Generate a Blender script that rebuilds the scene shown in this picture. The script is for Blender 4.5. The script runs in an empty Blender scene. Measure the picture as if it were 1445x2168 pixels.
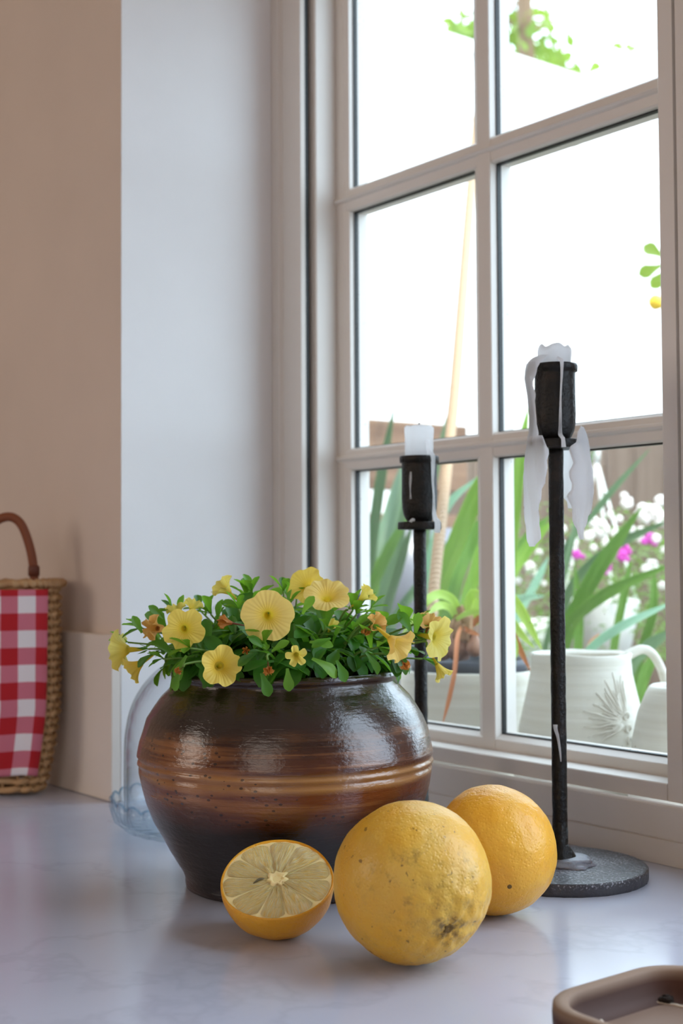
import bpy, bmesh, math, random
from math import sin, cos, pi, radians as R, sqrt, atan2
from mathutils import Vector as V, Matrix, noise
rnd = random.Random(7)
C = bpy.context.scene
COL = C.collection

# ------------------------------------------------------------------ camera
FPX, W, H = 2810.0, 1445, 2168
TH, PIT, ROL, CAMH = R(37.75), R(2.083), R(-0.322), 0.21
F0 = V((-cos(TH), sin(TH), 0)); R0 = V((sin(TH), cos(TH), 0)); Z0 = V((0, 0, 1))
FW = F0*cos(PIT) + Z0*sin(PIT); U1 = Z0*cos(PIT) - F0*sin(PIT)
RT = R0*cos(ROL) + U1*sin(ROL); UP = U1*cos(ROL) - R0*sin(ROL)
CAM = V((0, 0, CAMH))
cd = bpy.data.cameras.new('camera'); co = bpy.data.objects.new('camera', cd); COL.objects.link(co)
cd.sensor_fit = 'VERTICAL'; cd.sensor_height = 36; cd.lens = FPX/H*36
cd.clip_start = 0.05; cd.clip_end = 100
m3 = Matrix((RT, UP, -FW)).transposed()
co.matrix_world = Matrix.Translation(CAM) @ m3.to_4x4()
cd.dof.use_dof = True; cd.dof.focus_distance = 0.77; cd.dof.aperture_fstop = 10
C.camera = co
def at(px, py, d):
    return CAM + (FW + RT*((px-W/2)/FPX) + UP*((H/2-py)/FPX))*d
def onz(px, py, z):
    r = FW + RT*((px-W/2)/FPX) + UP*((H/2-py)/FPX)
    return CAM + r*((z-CAMH)/r.z)

# ------------------------------------------------------------------ world, sun, lamp, added fill light, exposure
wd = bpy.data.worlds.new('sky'); C.world = wd; wd.use_nodes = True
bg = wd.node_tree.nodes['Background']; bg.inputs[0].default_value = (0.70, 0.84, 1.0, 1); bg.inputs[1].default_value = 5.2
sd = bpy.data.lights.new('sun', 'SUN'); sd.energy = 5.0; sd.angle = R(1.5); sd.color = (1.0, 0.95, 0.86)
so = bpy.data.objects.new('sun', sd); COL.objects.link(so)
so.rotation_euler = V((-0.45, 0.05, -0.90)).to_track_quat('-Z', 'Y').to_euler()
def area(name, loc, aim, size, power, color):
    l = bpy.data.lights.new(name, 'AREA'); l.shape = 'DISK'; l.size = size; l.energy = power; l.color = color
    o = bpy.data.objects.new(name, l); COL.objects.link(o); o.location = loc
    o.rotation_euler = (V(aim)-V(loc)).to_track_quat('-Z', 'Y').to_euler()
    return o
area('unseen_warm_light', (-1.55, -1.45, 0.70), (-1.2, 0.55, 0.2), 0.95, 7.2, (1.0, 0.87, 0.76))
area('unseen_warm_light', (0.95, -1.9, 0.95), (-0.7, 0.7, 0.3), 2.0, 15.0, (1.0, 0.88, 0.78))  # added fill light behind the camera, brightens window frames and inner faces
C.view_settings.view_transform = 'Standard'; C.view_settings.look = 'None'
C.view_settings.exposure = 0.08; C.view_settings.gamma = 1.0; C.view_settings.use_curve_mapping = False
C.cycles.max_bounces = 10; C.cycles.diffuse_bounces = 5; C.cycles.glossy_bounces = 4; C.cycles.transmission_bounces = 8
C.cycles.transparent_max_bounces = 16; C.cycles.caustics_reflective = False; C.cycles.caustics_refractive = False
C.cycles.sample_clamp_indirect = 6.0

# ------------------------------------------------------------------ materials
def lin(c):
    return tuple(((v/255)/12.92 if v/255 <= 0.04045 else ((v/255+0.055)/1.055)**2.4) for v in c) + (1.0,)
class M:
    def __init__(s, name, col=(200, 200, 200), rough=0.5, **kw):
        s.m = bpy.data.materials.new(name); s.m.use_nodes = True
        s.t = s.m.node_tree; s.b = s.t.nodes['Principled BSDF']; s.out = s.t.nodes['Material Output']
        s.b.inputs['Base Color'].default_value = lin(col); s.b.inputs['Roughness'].default_value = rough
        for k, v in kw.items(): s.b.inputs[k.replace('_', ' ')].default_value = v
        s._co = None
    def n(s, typ, ins=None, **props):
        nd = s.t.nodes.new('ShaderNode'+typ)
        for k, v in props.items(): setattr(nd, k, v)
        for k, v in (ins or {}).items(): s.put(nd, k, v)
        return nd
    def put(s, nd, k, v):
        if hasattr(v, 'node'): s.t.links.new(v, nd.inputs[k])
        elif hasattr(v, 'outputs'): s.t.links.new(v.outputs[0], nd.inputs[k])
        else: nd.inputs[k].default_value = v
    def co(s, scale=(1, 1, 1), kind='Object'):
        if s._co is None: s._co = s.n('TexCoord')
        mp = s.n('Mapping', {'Vector': s._co.outputs[kind], 'Scale': scale}); return mp.outputs[0]
    def noise(s, vec, scale, detail=4, rough=0.55):
        return s.n('TexNoise', {'Vector': vec, 'Scale': scale, 'Detail': detail, 'Roughness': rough}).outputs[0]
    def ramp(s, fac, stops, interp='LINEAR'):
        r = s.n('ValToRGB', {0: fac}); e = r.color_ramp; e.interpolation = interp
        while len(e.elements) < len(stops): e.elements.new(0.5)
        for el, (p, c) in zip(e.elements, stops):
            el.position = p; el.color = lin(c) if len(c) == 3 else c
        return r.outputs[0]
    def mask(s, fac, a, b):
        return s.ramp(fac, [(a, (0, 0, 0)), (b, (255, 255, 255))])
    def mix(s, fac, a, b, mode='MIX'):
        r = s.n('MixRGB', {0: fac}, blend_type=mode)
        for k, v in ((1, a), (2, b)):
            s.put(r, k, lin(v) if isinstance(v, tuple) and len(v) == 3 else v)
        return r.outputs[0]
    def math(s, op, a, b=0.0):
        return s.n('Math', {0: a, 1: b}, operation=op).outputs[0]
    def col(s, v): s.put(s.b, 'Base Color', v)
    def rough(s, v): s.put(s.b, 'Roughness', v)
    def bump(s, h, strength=0.3, dist=0.001):
        s.put(s.b, 'Normal', s.n('Bump', {'Height': h, 'Strength': strength, 'Distance': dist}).outputs[0])
    def translucent(s, colr, fac):
        tr = s.n('BsdfTranslucent', {0: lin(colr) if isinstance(colr, tuple) else colr})
        mx = s.n('MixShader', {0: fac, 1: s.b.outputs[0], 2: tr.outputs[0]})
        s.t.links.new(mx.outputs[0], s.out.inputs[0])

def mk_wall(name, c, stain=0.0):
    m = M(name, c, 0.85); v = m.co()
    n1 = m.noise(v, 3.5, 4); m.col(m.mix(m.mask(n1, 0.35, 0.75), c, tuple(int(x*0.955) for x in c)))
    m.bump(m.noise(v, 260, 3), 0.12, 0.0006); return m
m_beige = mk_wall('cream_paint', (226, 210, 197))
m_white = mk_wall('white_paint', (238, 236, 236))
m_ceil = mk_wall('ceiling_paint', (235, 230, 222))
m_up = mk_wall('upstand_paint', (228, 218, 208))
m_frame = M('window_lacquer', (226, 219, 212), 0.38)
m_rub = M('rubber_gasket', (20, 22, 22), 0.5)
m_quartz = M('white_quartz', (200, 203, 216), 0.16)
v = m_quartz.co(); wv = m_quartz.noise(v, 3.2, 6, 0.6)
ve = m_quartz.math('ABSOLUTE', m_quartz.math('SUBTRACT', wv, 0.5))
m_quartz.col(m_quartz.mix(m_quartz.mask(ve, 0.0, 0.016), (186, 190, 206), (193, 197, 213)))
m_quartz.rough(m_quartz.ramp(m_quartz.noise(v, 30, 4), [(0.3, (0.13,)*3+(1,)), (0.8, (0.24,)*3+(1,))]))

def mk_glass(name, tint, edge, edgefac, gloss=1.0, dirt=False):
    m = M(name); t = m.t; t.nodes.remove(m.b)
    lw = m.n('LayerWeight', {'Blend': 0.5}); fr = m.n('Math', {0: m.math('MULTIPLY', m.math('POWER', lw.outputs['Facing'], 5.0), 0.9), 1: 0.04}, operation='ADD')
    colr = m.mix(m.math('MULTIPLY', m.math('POWER', lw.outputs['Facing'], 6.0), edgefac), lin(tint), lin(edge))
    tr = m.n('BsdfTransparent', {0: colr}); gl = m.n('BsdfGlossy', {'Roughness': 0.02})
    mx = m.n('MixShader', {0: m.math('MULTIPLY', fr.outputs[0], gloss), 1: tr.outputs[0], 2: gl.outputs[0]})
    last = mx
    if dirt:
        v = m.co(); d = m.n('BsdfDiffuse', {0: lin((235, 235, 230))})
        vo = m.n('TexVoronoi', {'Vector': v, 'Scale': 170.0}); big = m.noise(v, 9, 2)
        f = m.math('MULTIPLY', m.math('LESS_THAN', vo.outputs['Distance'], 0.13), m.math('GREATER_THAN', m.n('TexNoise', {'Vector': v, 'Scale': 60.0}).outputs[0], 0.56))
        f = m.math('MULTIPLY', f, m.mask(big, 0.45, 0.6)); f = m.math('MULTIPLY', f, 0.5)
        f2 = m.math('ADD', f, 0.018)
        last = m.n('MixShader', {0: f2, 1: mx.outputs[0], 2: d.outputs[0]})
    t.links.new(last.outputs[0], m.out.inputs[0]); return m
m_pane = mk_glass('window_glass', (250, 253, 252), (245, 250, 248), 0.3, 0.7, True)
m_dome = mk_glass('clear_glass', (253, 254, 255), (176, 196, 208), 0.7)
m_dish = mk_glass('bluish_glass', (250, 253, 255), (176, 208, 226), 0.6)

m_glaze = M('brown_salt_glaze', (70, 38, 26), 0.25)
m = m_glaze; v = m.co(); sx = m.n('SeparateXYZ', {0: v}); z = sx.outputs[2]
va = m.co((5, 5, 190)); na = m.noise(va, 1.0, 5, 0.65); vb = m.co((9, 9, 30)); nb = m.noise(vb, 1.0, 4)
vc = m.co((14, 14, 14)); ncl = m.noise(vc, 1.0, 3)
zz = m.math('ADD', z, m.math('MULTIPLY', m.math('SUBTRACT', nb, 0.5), 0.045))
base = m.ramp(m.math('MULTIPLY', zz, 7.0), [(0.0, (56, 32, 22)), (0.08, (24, 17, 15)), (0.30, (26, 18, 16)), (0.40, (88, 44, 24)), (0.50, (112, 58, 28)), (0.62, (88, 44, 25)), (0.72, (50, 26, 18)), (0.82, (36, 24, 19)), (1.0, (52, 32, 24))])
band = m.math('MULTIPLY', m.mask(zz, 0.056, 0.064), m.math('SUBTRACT', 1.0, m.mask(zz, 0.098, 0.108)))
band = m.math('MULTIPLY', band, m.mask(m.math('ADD', na, m.math('MULTIPLY', ncl, 0.75)), 0.80, 1.0))
c1 = m.mix(m.math('MULTIPLY', band, 0.85), base, (164, 106, 56))
c1 = m.mix(m.math('MULTIPLY', m.mask(na, 0.40, 0.7), 0.35), c1, m.mix(1.0, c1, (120, 84, 66), 'MULTIPLY'))
vd = m.co((1, 1, 1.6)); pit = m.n('TexVoronoi', {'Vector': vd, 'Scale': 165.0}).outputs['Distance']
for zg in (0.0812, 0.0757):
    gl_ = m.math('SUBTRACT', 1.0, m.mask(m.math('ABSOLUTE', m.math('SUBTRACT', z, zg)), 0.0004, 0.0013)); c1 = m.mix(m.math('MULTIPLY', m.math('MULTIPLY', gl_, 0.6), m.mask(nb, 0.38, 0.55)), c1, (196, 146, 88))
pm = m.math('MULTIPLY', m.math('LESS_THAN', pit, 0.20), m.math('GREATER_THAN', ncl, 0.47))
c1 = m.mix(m.math('MULTIPLY', pm, 0.75), c1, (32, 18, 14)); m.col(c1)
m.rough(m.ramp(na, [(0.30, (0.11,)*3+(1,)), (0.75, (0.30,)*3+(1,))]))
m.b.inputs['Specular IOR Level'].default_value = 0.7; m.b.inputs['Coat Weight'].default_value = 0.3; m.b.inputs['Coat Roughness'].default_value = 0.2
hh = m.math('ADD', m.math('MULTIPLY', na, 1.0), m.math('MULTIPLY', m.noise(m.co((200, 200, 420)), 1.0, 3), 0.75))
m.bump(hh, 0.42, 0.0014)
m_soil = M('potting_soil', (40, 28, 20), 0.95)
m_soil.bump(m_soil.noise(m_soil.co(), 300, 4), 1.0, 0.002)

m_iron = M('blackened_iron', (22, 20, 19), 0.42); v = m_iron.co()
m_iron.b.inputs['Metallic'].default_value = 0.35
ni = m_iron.noise(v, 420, 3); m_iron.bump(ni, 0.75, 0.0012)
m_iron.col(m_iron.mix(m_iron.mask(m_iron.noise(v, 90, 3), 0.5, 0.8), (20, 19, 18), (44, 34, 27)))
m_ironw = M('wax_specked_iron', (40, 40, 42), 0.4); v = m_ironw.co()
nw = m_ironw.noise(v, 260, 4); nw2 = m_ironw.noise(v, 26, 3); sx = m_ironw.n('SeparateXYZ', {0: v})
rd_ = m_ironw.n('VectorMath', {0: v}, operation='LENGTH').outputs['Value']; near = m_ironw.math('SUBTRACT', 1.0, m_ironw.mask(rd_, 0.018, 0.045)); wx = m_ironw.math('MULTIPLY', m_ironw.mask(m_ironw.math('ADD', m_ironw.noise(v, 700, 3), m_ironw.math('MULTIPLY', near, 0.12)), 0.56, 0.68), m_ironw.mask(nw2, 0.30, 0.7))
wx = m_ironw.math('MULTIPLY', wx, m_ironw.mask(sx.outputs[2], 0.0065, 0.0078))
m_ironw.col(m_ironw.mix(wx, (58, 57, 62), (190, 190, 200))); m_ironw.bump(nw, 0.6, 0.0012)
m_wax = M('white_wax', (252, 252, 254), 0.4)
m_wax.translucent((254, 254, 255), 0.8)
m_wick = M('burnt_wick', (18, 15, 14), 0.9)

def mk_peel(name, c0, c1, spots, seed):
    m = M(name, c0, 0.36); v = m.co()
    big = m.noise(v, 30, 3); col = m.mix(m.mask(big, 0.35, 0.7), c0, c1)
    por = m.n('TexVoronoi', {'Vector': v, 'Scale': 520.0}).outputs['Distance']
    if spots:
        P = spots; pole = V(P).normalized()
        nv_ = m.n('VectorMath', {0: v}, operation='NORMALIZE'); dt = m.n('VectorMath', {0: nv_.outputs[0], 1: tuple(pole)}, operation='DOT_PRODUCT').outputs['Value']
        dn = m.noise(v, 130, 6, 0.75); zone = m.noise(v, 24, 3)
        dirt = m.math('MULTIPLY', m.mask(dn, 0.53, 0.72), m.mask(m.math('ADD', zone, m.math('MULTIPLY', m.mask(dt, 0.3, 1.0), 0.22)), 0.47, 0.66))
        col = m.mix(m.math('MULTIPLY', dirt, 0.62), col, (116, 84, 34))
        ring = m.math('MULTIPLY', m.mask(dt, 0.965, 0.992), m.mask(m.noise(v, 260, 4, 0.7), 0.40, 0.62))
        col = m.mix(m.math('MULTIPLY', ring, 0.9), col, (104, 78, 36))
        v2 = m.n('VectorMath', {0: v, 1: m.n('VectorMath', {0: m.n('TexNoise', {'Vector': v, 'Scale': 300.0}).outputs['Color'], 1: (0.006, 0.006, 0.006)}, operation='MULTIPLY').outputs[0]}, operation='ADD').outputs[0]
        sp = m.n('TexVoronoi', {'Vector': v2, 'Scale': 240.0}); rs = m.n('SeparateColor', {0: sp.outputs['Color']})
        k = m.math('LESS_THAN', sp.outputs['Distance'], m.math('MULTIPLY', rs.outputs[1], 0.26))
        k = m.math('MULTIPLY', k, m.math('GREATER_THAN', rs.outputs[0], 0.66))
        col = m.mix(m.math('MULTIPLY', k, 0.7), col, (98, 64, 24))
    m.col(col)
    h = m.math('ADD', m.math('MULTIPLY', m.math('MINIMUM', por, 0.45), 0.9), m.math('MULTIPLY', m.noise(v, 190, 4), 1.5))
    m.bump(h, 0.42, 0.0011); m.b.inputs['Subsurface Weight'].default_value = 0.12
    m.b.inputs['Subsurface Radius'].default_value = (0.8, 0.5, 0.1); m.b.inputs['Subsurface Scale'].default_value = 0.004
    return m
m_peel1 = mk_peel('spotted_peel', (226, 168, 44), (222, 180, 80), (RT*0.42-UP*0.36-FW*0.84), 1)
m_peel2 = mk_peel('smooth_peel', (238, 168, 38), (240, 184, 66), None, 2)
m_scar = M('stem_scar', (112, 84, 36), 0.8)
m_pith = M('pith', (252, 228, 164), 0.5, Subsurface_Weight=0.2, Subsurface_Scale=0.003)
m_pulp = M('lemon_pulp', (246, 222, 142), 0.10, Subsurface_Weight=0.15, Subsurface_Scale=0.003)
v = m_pulp.co((1, 1, 1)); m_pulp.b.inputs['Subsurface Radius'].default_value = (1, 0.8, 0.4)
npu = m_pulp.noise(m_pulp.n('Mapping', {'Vector': m_pulp._co.outputs['UV'], 'Scale': (3, 46, 1)}).outputs[0], 1.0, 3); m_pulp.col(m_pulp.mix(m_pulp.mask(npu, 0.35, 0.7), (255, 212, 110), (255, 244, 196))); m_pulp.bump(npu, 0.9, 0.0025); m_pulp.rough(0.14)
m_seed = M('dark_seed', (112, 104, 78), 0.5)

m_leaf = M('petunia_leaf', (70, 128, 42), 0.42)
v = m_leaf.co(); oi = m_leaf.n('ObjectInfo').outputs['Random']
m_leaf.col(m_leaf.ramp(oi, [(0, (44, 98, 44)), (0.45, (66, 126, 44)), (0.8, (92, 150, 46)), (1, (116, 168, 58))])); m_leaf.translucent((150, 205, 56), 0.42)
m_leaf2 = M('petunia_inner_leaf', (64, 122, 44), 0.42); m_leaf2.translucent((128, 190, 50), 0.4)
m_stem = M('petunia_stem', (112, 148, 66), 0.55)
def mk_petal(name, edge, mid, throat, tr=0.35):
    m = M(name, edge, 0.55); tc = m.n('TexCoord'); s = m.n('SeparateXYZ', {0: tc.outputs['UV']})
    c = m.ramp(s.outputs[0], [(0.0, throat), (0.32, throat), (0.42, mid), (0.68, edge), (1.0, tuple(min(255, x+6) for x in edge))])
    w = m.math('ABSOLUTE', m.math('SINE', m.math('MULTIPLY', s.outputs[1], pi*15)))
    vein = m.math('MULTIPLY', m.math('SUBTRACT', 1.0, m.mask(w, 0.0, 0.22)), 0.25)
    c = m.mix(vein, c, mid); m.col(c); m.translucent(c, tr)
    m.bump(m.n('SeparateXYZ', {0: tc.outputs['UV']}).outputs[1] if 0 else m.math('SINE', m.math('MULTIPLY', s.outputs[1], pi*60)), 0.25, 0.0004)
    return m
m_pet_y = mk_petal('yellow_petal', (253, 221, 100), (251, 214, 72), (240, 214, 58))
m_pet_p = mk_petal('peach_yellow_petal', (253, 217, 120), (251, 212, 84), (244, 214, 62))
m_pet_l = mk_petal('lemon_petal', (248, 232, 120), (244, 220, 84), (228, 208, 60))
m_pet_w = mk_petal('wilted_petal', (206, 136, 58), (176, 96, 38), (120, 60, 24), 0.25)
m_pet_t = mk_petal('tan_petal', (240, 192, 110), (226, 166, 76), (180, 110, 40), 0.3)

m_wick_ = None
m_wicker = M('wicker', (176, 132, 88), 0.6); v = m_wicker.co(); oi = m_wicker.n('ObjectInfo').outputs['Random']
m_wicker.col(m_wicker.mix(m_wicker.math('MULTIPLY', m_wicker.noise(v, 90, 3), 1.0), m_wicker.ramp(oi, [(0, (150, 108, 68)), (1, (186, 146, 100))]), (204, 166, 120)))
m_leather = M('tan_leather', (128, 66, 34), 0.5); m_leather.bump(m_leather.noise(m_leather.co(), 400, 3), 0.2, 0.0006)
m_leather2 = M('dark_leather', (98, 46, 26), 0.5)
m_ging = M('red_gingham', (200, 60, 70), 0.85)
m = m_ging; tc = m.n('TexCoord'); s = m.n('SeparateXYZ', {0: tc.outputs['UV']})
CK = 0.0157
def stripe(x): return m.math('GREATER_THAN', m.math('FRACT', m.math('MULTIPLY', x, 0.5/CK)), 0.5)
a_, b_ = stripe(s.outputs[0]), stripe(s.outputs[1])
sm = m.math('MULTIPLY', m.math('ADD', a_, b_), 0.5)
wv = m.math('SINE', m.math('MULTIPLY', m.math('ADD', s.outputs[0], s.outputs[1]), 6000.0))
m.col(m.ramp(sm, [(0.0, (236, 230, 234)), (0.25, (206, 116, 134)), (0.75, (182, 22, 34))], 'CONSTANT')); m.bump(wv, 0.15, 0.0003)

m_tray = M('dark_tray_wood', (96, 64, 50), 0.6, Specular_IOR_Level=0.25)
m = m_tray; v = m.co((40, 6, 40)); g = m.noise(v, 1.0, 4); sx = m.n('SeparateXYZ', {0: m.co()})
c = m.mix(m.mask(g, 0.3, 0.75), (58, 33, 23), (84, 52, 38)); c = m.mix(m.math('MULTIPLY', m.mask(sx.outputs[2], 0.0192, 0.0198), 0.8), c, (176, 148, 124)); m.col(c); m.bump(g, 0.2, 0.0006)
m_trayf = M('worn_tray_floor', (150, 128, 116), 0.5, Specular_IOR_Level=0.3); v = m_trayf.co((30, 5, 30)); m_trayf.col(m_trayf.mix(m_trayf.noise(v, 1, 4), (112, 88, 74), (150, 124, 106)))
m_crumb = M('pale_residue', (214, 200, 180), 0.8)
m_clay = M('white_stoneware', (232, 228, 216), 0.55)
m = m_clay; v = m.co((3, 3, 120)); g = m.noise(v, 1.0, 3); m.col(m.mix(m.mask(g, 0.35, 0.7), (198, 192, 178), (212, 208, 198)))
sp = m.n('TexVoronoi', {'Vector': m.co(), 'Scale': 60.0}); m.bump(g, 0.5, 0.002)
m_clay2 = M('cracked_stoneware', (214, 208, 196), 0.6)
m_plast = M('dark_plastic_pot', (62, 66, 76), 0.5)
m_bulb = M('bulb_skin', (160, 108, 84), 0.5); m_bulb.col(m_bulb.mix(m_bulb.noise(m_bulb.co((60, 60, 8)), 1, 3), (124, 76, 56), (196, 150, 124)))
m_husk = M('papery_husk', (172, 134, 100), 0.8)
m_strap = M('pale_strap_leaf', (196, 220, 120), 0.5); m_strap.translucent((200, 230, 110), 0.35)
m_dead = M('dead_leaf', (204, 132, 86), 0.7); m_dead.translucent((210, 130, 80), 0.2)
m_rope = M('manila_rope', (178, 152, 126), 0.9); m_rope.bump(m_rope.noise(m_rope.co((200, 200, 60)), 1, 3), 0.5, 0.002)
def mk_flax(name, c0, c1, t):
    m = M(name, c0, 0.45); tc = m.n('TexCoord'); s = m.n('SeparateXYZ', {0: tc.outputs['UV']})
    g = m.noise(m.n('Mapping', {'Vector': tc.outputs['UV'], 'Scale': (14, 0.6, 1)}).outputs[0], 1.0, 2)
    m.col(m.mix(m.mask(g, 0.35, 0.65), c0, c1)); m.translucent(t, 0.35); return m
m_fxd = mk_flax('dark_blade', (88, 118, 88), (114, 142, 108), (112, 146, 92))
m_fxm = mk_flax('green_blade', (92, 134, 62), (124, 164, 84), (130, 172, 72))
m_fxl = mk_flax('bright_blade', (116, 158, 64), (150, 188, 92), (150, 190, 74))
m_fxb = mk_flax('bluish_blade', (150, 190, 172), (172, 208, 190), (170, 210, 180))
m_bush = M('bush_leaf', (96, 128, 62), 0.6); m_bush.translucent((130, 170, 70), 0.3)
m_bw = M('white_blossom', (248, 244, 240), 0.6); m_bp = M('pink_blossom', (226, 96, 206), 0.6); m_bw.translucent((250, 246, 244), 0.3); m_bp.translucent((236, 120, 220), 0.4)
m_fence = M('weathered_wood', (150, 130, 116), 0.85); v = m_fence.co((22, 22, 2.0)); g = m_fence.noise(v, 1, 5); oi = m_fence.n('ObjectInfo').outputs['Random']
m_fence.col(m_fence.mix(m_fence.mask(g, 0.3, 0.75), m_fence.ramp(oi, [(0, (92, 72, 60)), (1, (124, 104, 90))]), (142, 124, 110))); m_fence.bump(g, 0.5, 0.004)
m_board = M('brown_timber', (150, 118, 96), 0.85); v = m_board.co((3, 3, 40)); g = m_board.noise(v, 1, 5)
m_board.col(m_board.mix(m_board.mask(g, 0.3, 0.75), (104, 76, 58), (140, 110, 88))); m_board.bump(g, 0.5, 0.004)
m_render = mk_wall('white_render', (244, 243, 240))
m_ground = M('garden_soil', (96, 84, 70), 0.95); m_ground.col(m_ground.mix(m_ground.noise(m_ground.co(), 6, 5), (56, 48, 38), (104, 94, 80)))
m_stone = M('pale_stone', (196, 190, 180), 0.8); m_stone.bump(m_stone.noise(m_stone.co(), 60, 4), 0.4, 0.003)
m_grey = M('grey_glazed_pot', (112, 112, 122), 0.35)
m_tree = M('tree_leaf', (104, 128, 50), 0.6); m_tree.translucent((140, 165, 60), 0.4)
m_bark = M('bark', (120, 96, 74), 0.9)
m_floor = M('floor_boards', (150, 118, 88), 0.5)
m_strapw = M('white_strap', (214, 212, 208), 0.6)
m_yel = M('yellow_fruit', (240, 200, 60), 0.5)

# ------------------------------------------------------------------ mesh helpers
def link(name, me, parent=None):
    o = bpy.data.objects.new(name, me); COL.objects.link(o)
    if parent is not None: o.parent = parent
    return o
def base(o):
    q = V((0, 0, 0))
    while o is not None: q = q + o.location; o = o.parent
    return q
def mesh(name, verts, faces, mat, parent=None, smooth=True, uvs=None, loc=None):
    """mesh object; verts are world coordinates, stored relative to the parent (or to loc)"""
    off = base(parent) if parent is not None else V((0, 0, 0))
    own = V(loc) - off if loc is not None else V((0, 0, 0))
    me = bpy.data.meshes.new(name)
    t = off + own
    me.from_pydata([tuple(V(v)-t) for v in verts], [], faces)
    if uvs:
        ul = me.uv_layers.new(name='UVMap')
        for lp in me.loops: ul.data[lp.index].uv = uvs[lp.vertex_index]
    me.materials.append(mat.m)
    if smooth: me.polygons.foreach_set('use_smooth', [True]*len(me.polygons))
    me.update()
    o = link(name, me, parent); o.location = own
    return o
def fixn(o):
    bm = bmesh.new(); bm.from_mesh(o.data); bmesh.ops.recalc_face_normals(bm, faces=bm.faces); bm.to_mesh(o.data); bm.free(); return o
def tag(o, label, cat, group=None, kind=None):
    o['label'] = label; o['category'] = cat
    if group: o['group'] = group
    if kind: o['kind'] = kind
    return o
def empty(name, loc):
    o = bpy.data.objects.new(name, None); COL.objects.link(o); o.location = loc; o.empty_display_size = 0.02; return o
def thing(name, loc, label, cat, group=None): return tag(empty(name, loc), label, cat, group)
def grid(nu, nv, cu=False, cv=False):
    f = []
    for i in range(nu if cu else nu-1):
        for j in range(nv if cv else nv-1):
            a, b = i, (i+1) % nu; c, d = j, (j+1) % nv
            f.append((a*nv+c, b*nv+c, b*nv+d, a*nv+d))
    return f
def lathe(name, prof, c, mat, parent=None, seg=96, fn=None, cap=(True, True), loc=None):
    """prof: list of (r, z); c: world centre (z added)"""
    vs = []
    for r, z in prof:
        for k in range(seg):
            a = 2*pi*k/seg; rr, zz = (r, z) if fn is None else fn(r, z, a)
            vs.append((c[0]+rr*cos(a), c[1]+rr*sin(a), c[2]+zz))
    n = len(prof)
    fs = [(i*seg+k, i*seg+(k+1) % seg, (i+1)*seg+(k+1) % seg, (i+1)*seg+k) for i in range(n-1) for k in range(seg)]
    if cap[0] and prof[0][0] > 1e-6: fs.append(tuple(range(seg))[::-1])
    if cap[1] and prof[-1][0] > 1e-6: fs.append(tuple((n-1)*seg+k for k in range(seg)))
    return mesh(name, vs, fs, mat, parent, loc=loc)
def spline(pts, n):
    """Catmull-Rom through pts, n samples"""
    pts = [V(p) for p in pts]; P = [pts[0]*2-pts[1]] + pts + [pts[-1]*2-pts[-2]]; out = []
    m = len(pts)-1
    for i in range(n):
        t = i/(n-1)*m; k = min(int(t), m-1); u = t-k
        a, b, c, d = P[k:k+4]
        out.append(0.5*((2*b)+(c-a)*u+(2*a-5*b+4*c-d)*u*u+(3*b-a-3*c+d)*u**3))
    return out
def frames(pts):
    out = []; up = None
    for i, p in enumerate(pts):
        t = (pts[min(i+1, len(pts)-1)] - pts[max(i-1, 0)]).normalized()
        if up is None:
            up = V((0, 0, 1)) if abs(t.z) < 0.9 else V((1, 0, 0))
        s = t.cross(up).normalized(); up = s.cross(t).normalized(); out.append((t, s, up))
    return out
def tube_data(pts, rad, seg=8, closed=False, flat=1.0):
    pts = [V(p) for p in pts]; fr = frames(pts); vs = []
    for i, (p, (t, s, u)) in enumerate(zip(pts, fr)):
        r = rad(i/(len(pts)-1)) if callable(rad) else rad
        for k in range(seg):
            a = 2*pi*k/seg; vs.append(p + s*(r*cos(a)) + u*(r*sin(a)*flat))
    fs = grid(len(pts), seg, closed, True)
    if not closed: fs += [tuple(range(seg)), tuple((len(pts)-1)*seg+k for k in range(seg))[::-1]]
    return vs, fs
def tube(name, pts, rad, mat, parent=None, seg=8, closed=False, flat=1.0, loc=None):
    vs, fs = tube_data(pts, rad, seg, closed, flat); return fixn(mesh(name, vs, fs, mat, parent, loc=loc))
def box(name, a, b, mat, parent=None, bev=0.0, loc=None):
    x0, y0, z0 = a; x1, y1, z1 = b
    vs = [(x, y, z) for x in (x0, x1) for y in (y0, y1) for z in (z0, z1)]
    fs = [(0, 1, 3, 2), (4, 6, 7, 5), (0, 4, 5, 1), (2, 3, 7, 6), (0, 2, 6, 4), (1, 5, 7, 3)]
    o = mesh(name, vs, fs, mat, parent, smooth=False, loc=loc)
    if bev:
        bm = bmesh.new(); bm.from_mesh(o.data); bmesh.ops.bevel(bm, geom=bm.edges[:], offset=bev, segments=2, affect='EDGES', profile=0.5); bm.to_mesh(o.data); bm.free()
    return o
def extrude(name, poly, axis, a, b, mat, parent=None):
    """poly in the two other axes (cyclic order), extruded along axis from a to b"""
    def P(u, v, w): return {0: (w, u, v), 1: (u, w, v), 2: (u, v, w)}[axis]
    n = len(poly); vs = [P(u, v, a) for u, v in poly] + [P(u, v, b) for u, v in poly]
    fs = [tuple(range(n)), tuple(range(n, 2*n))[::-1]] + [(i, (i+1) % n, n+(i+1) % n, n+i) for i in range(n)]
    return fixn(mesh(name, vs, fs, mat, parent, smooth=False))
def struct(o): o['kind'] = 'structure'; return o
def copyo(o, parent=None):
    c = o.copy(); COL.objects.link(c); c.parent = parent; return c
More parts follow.
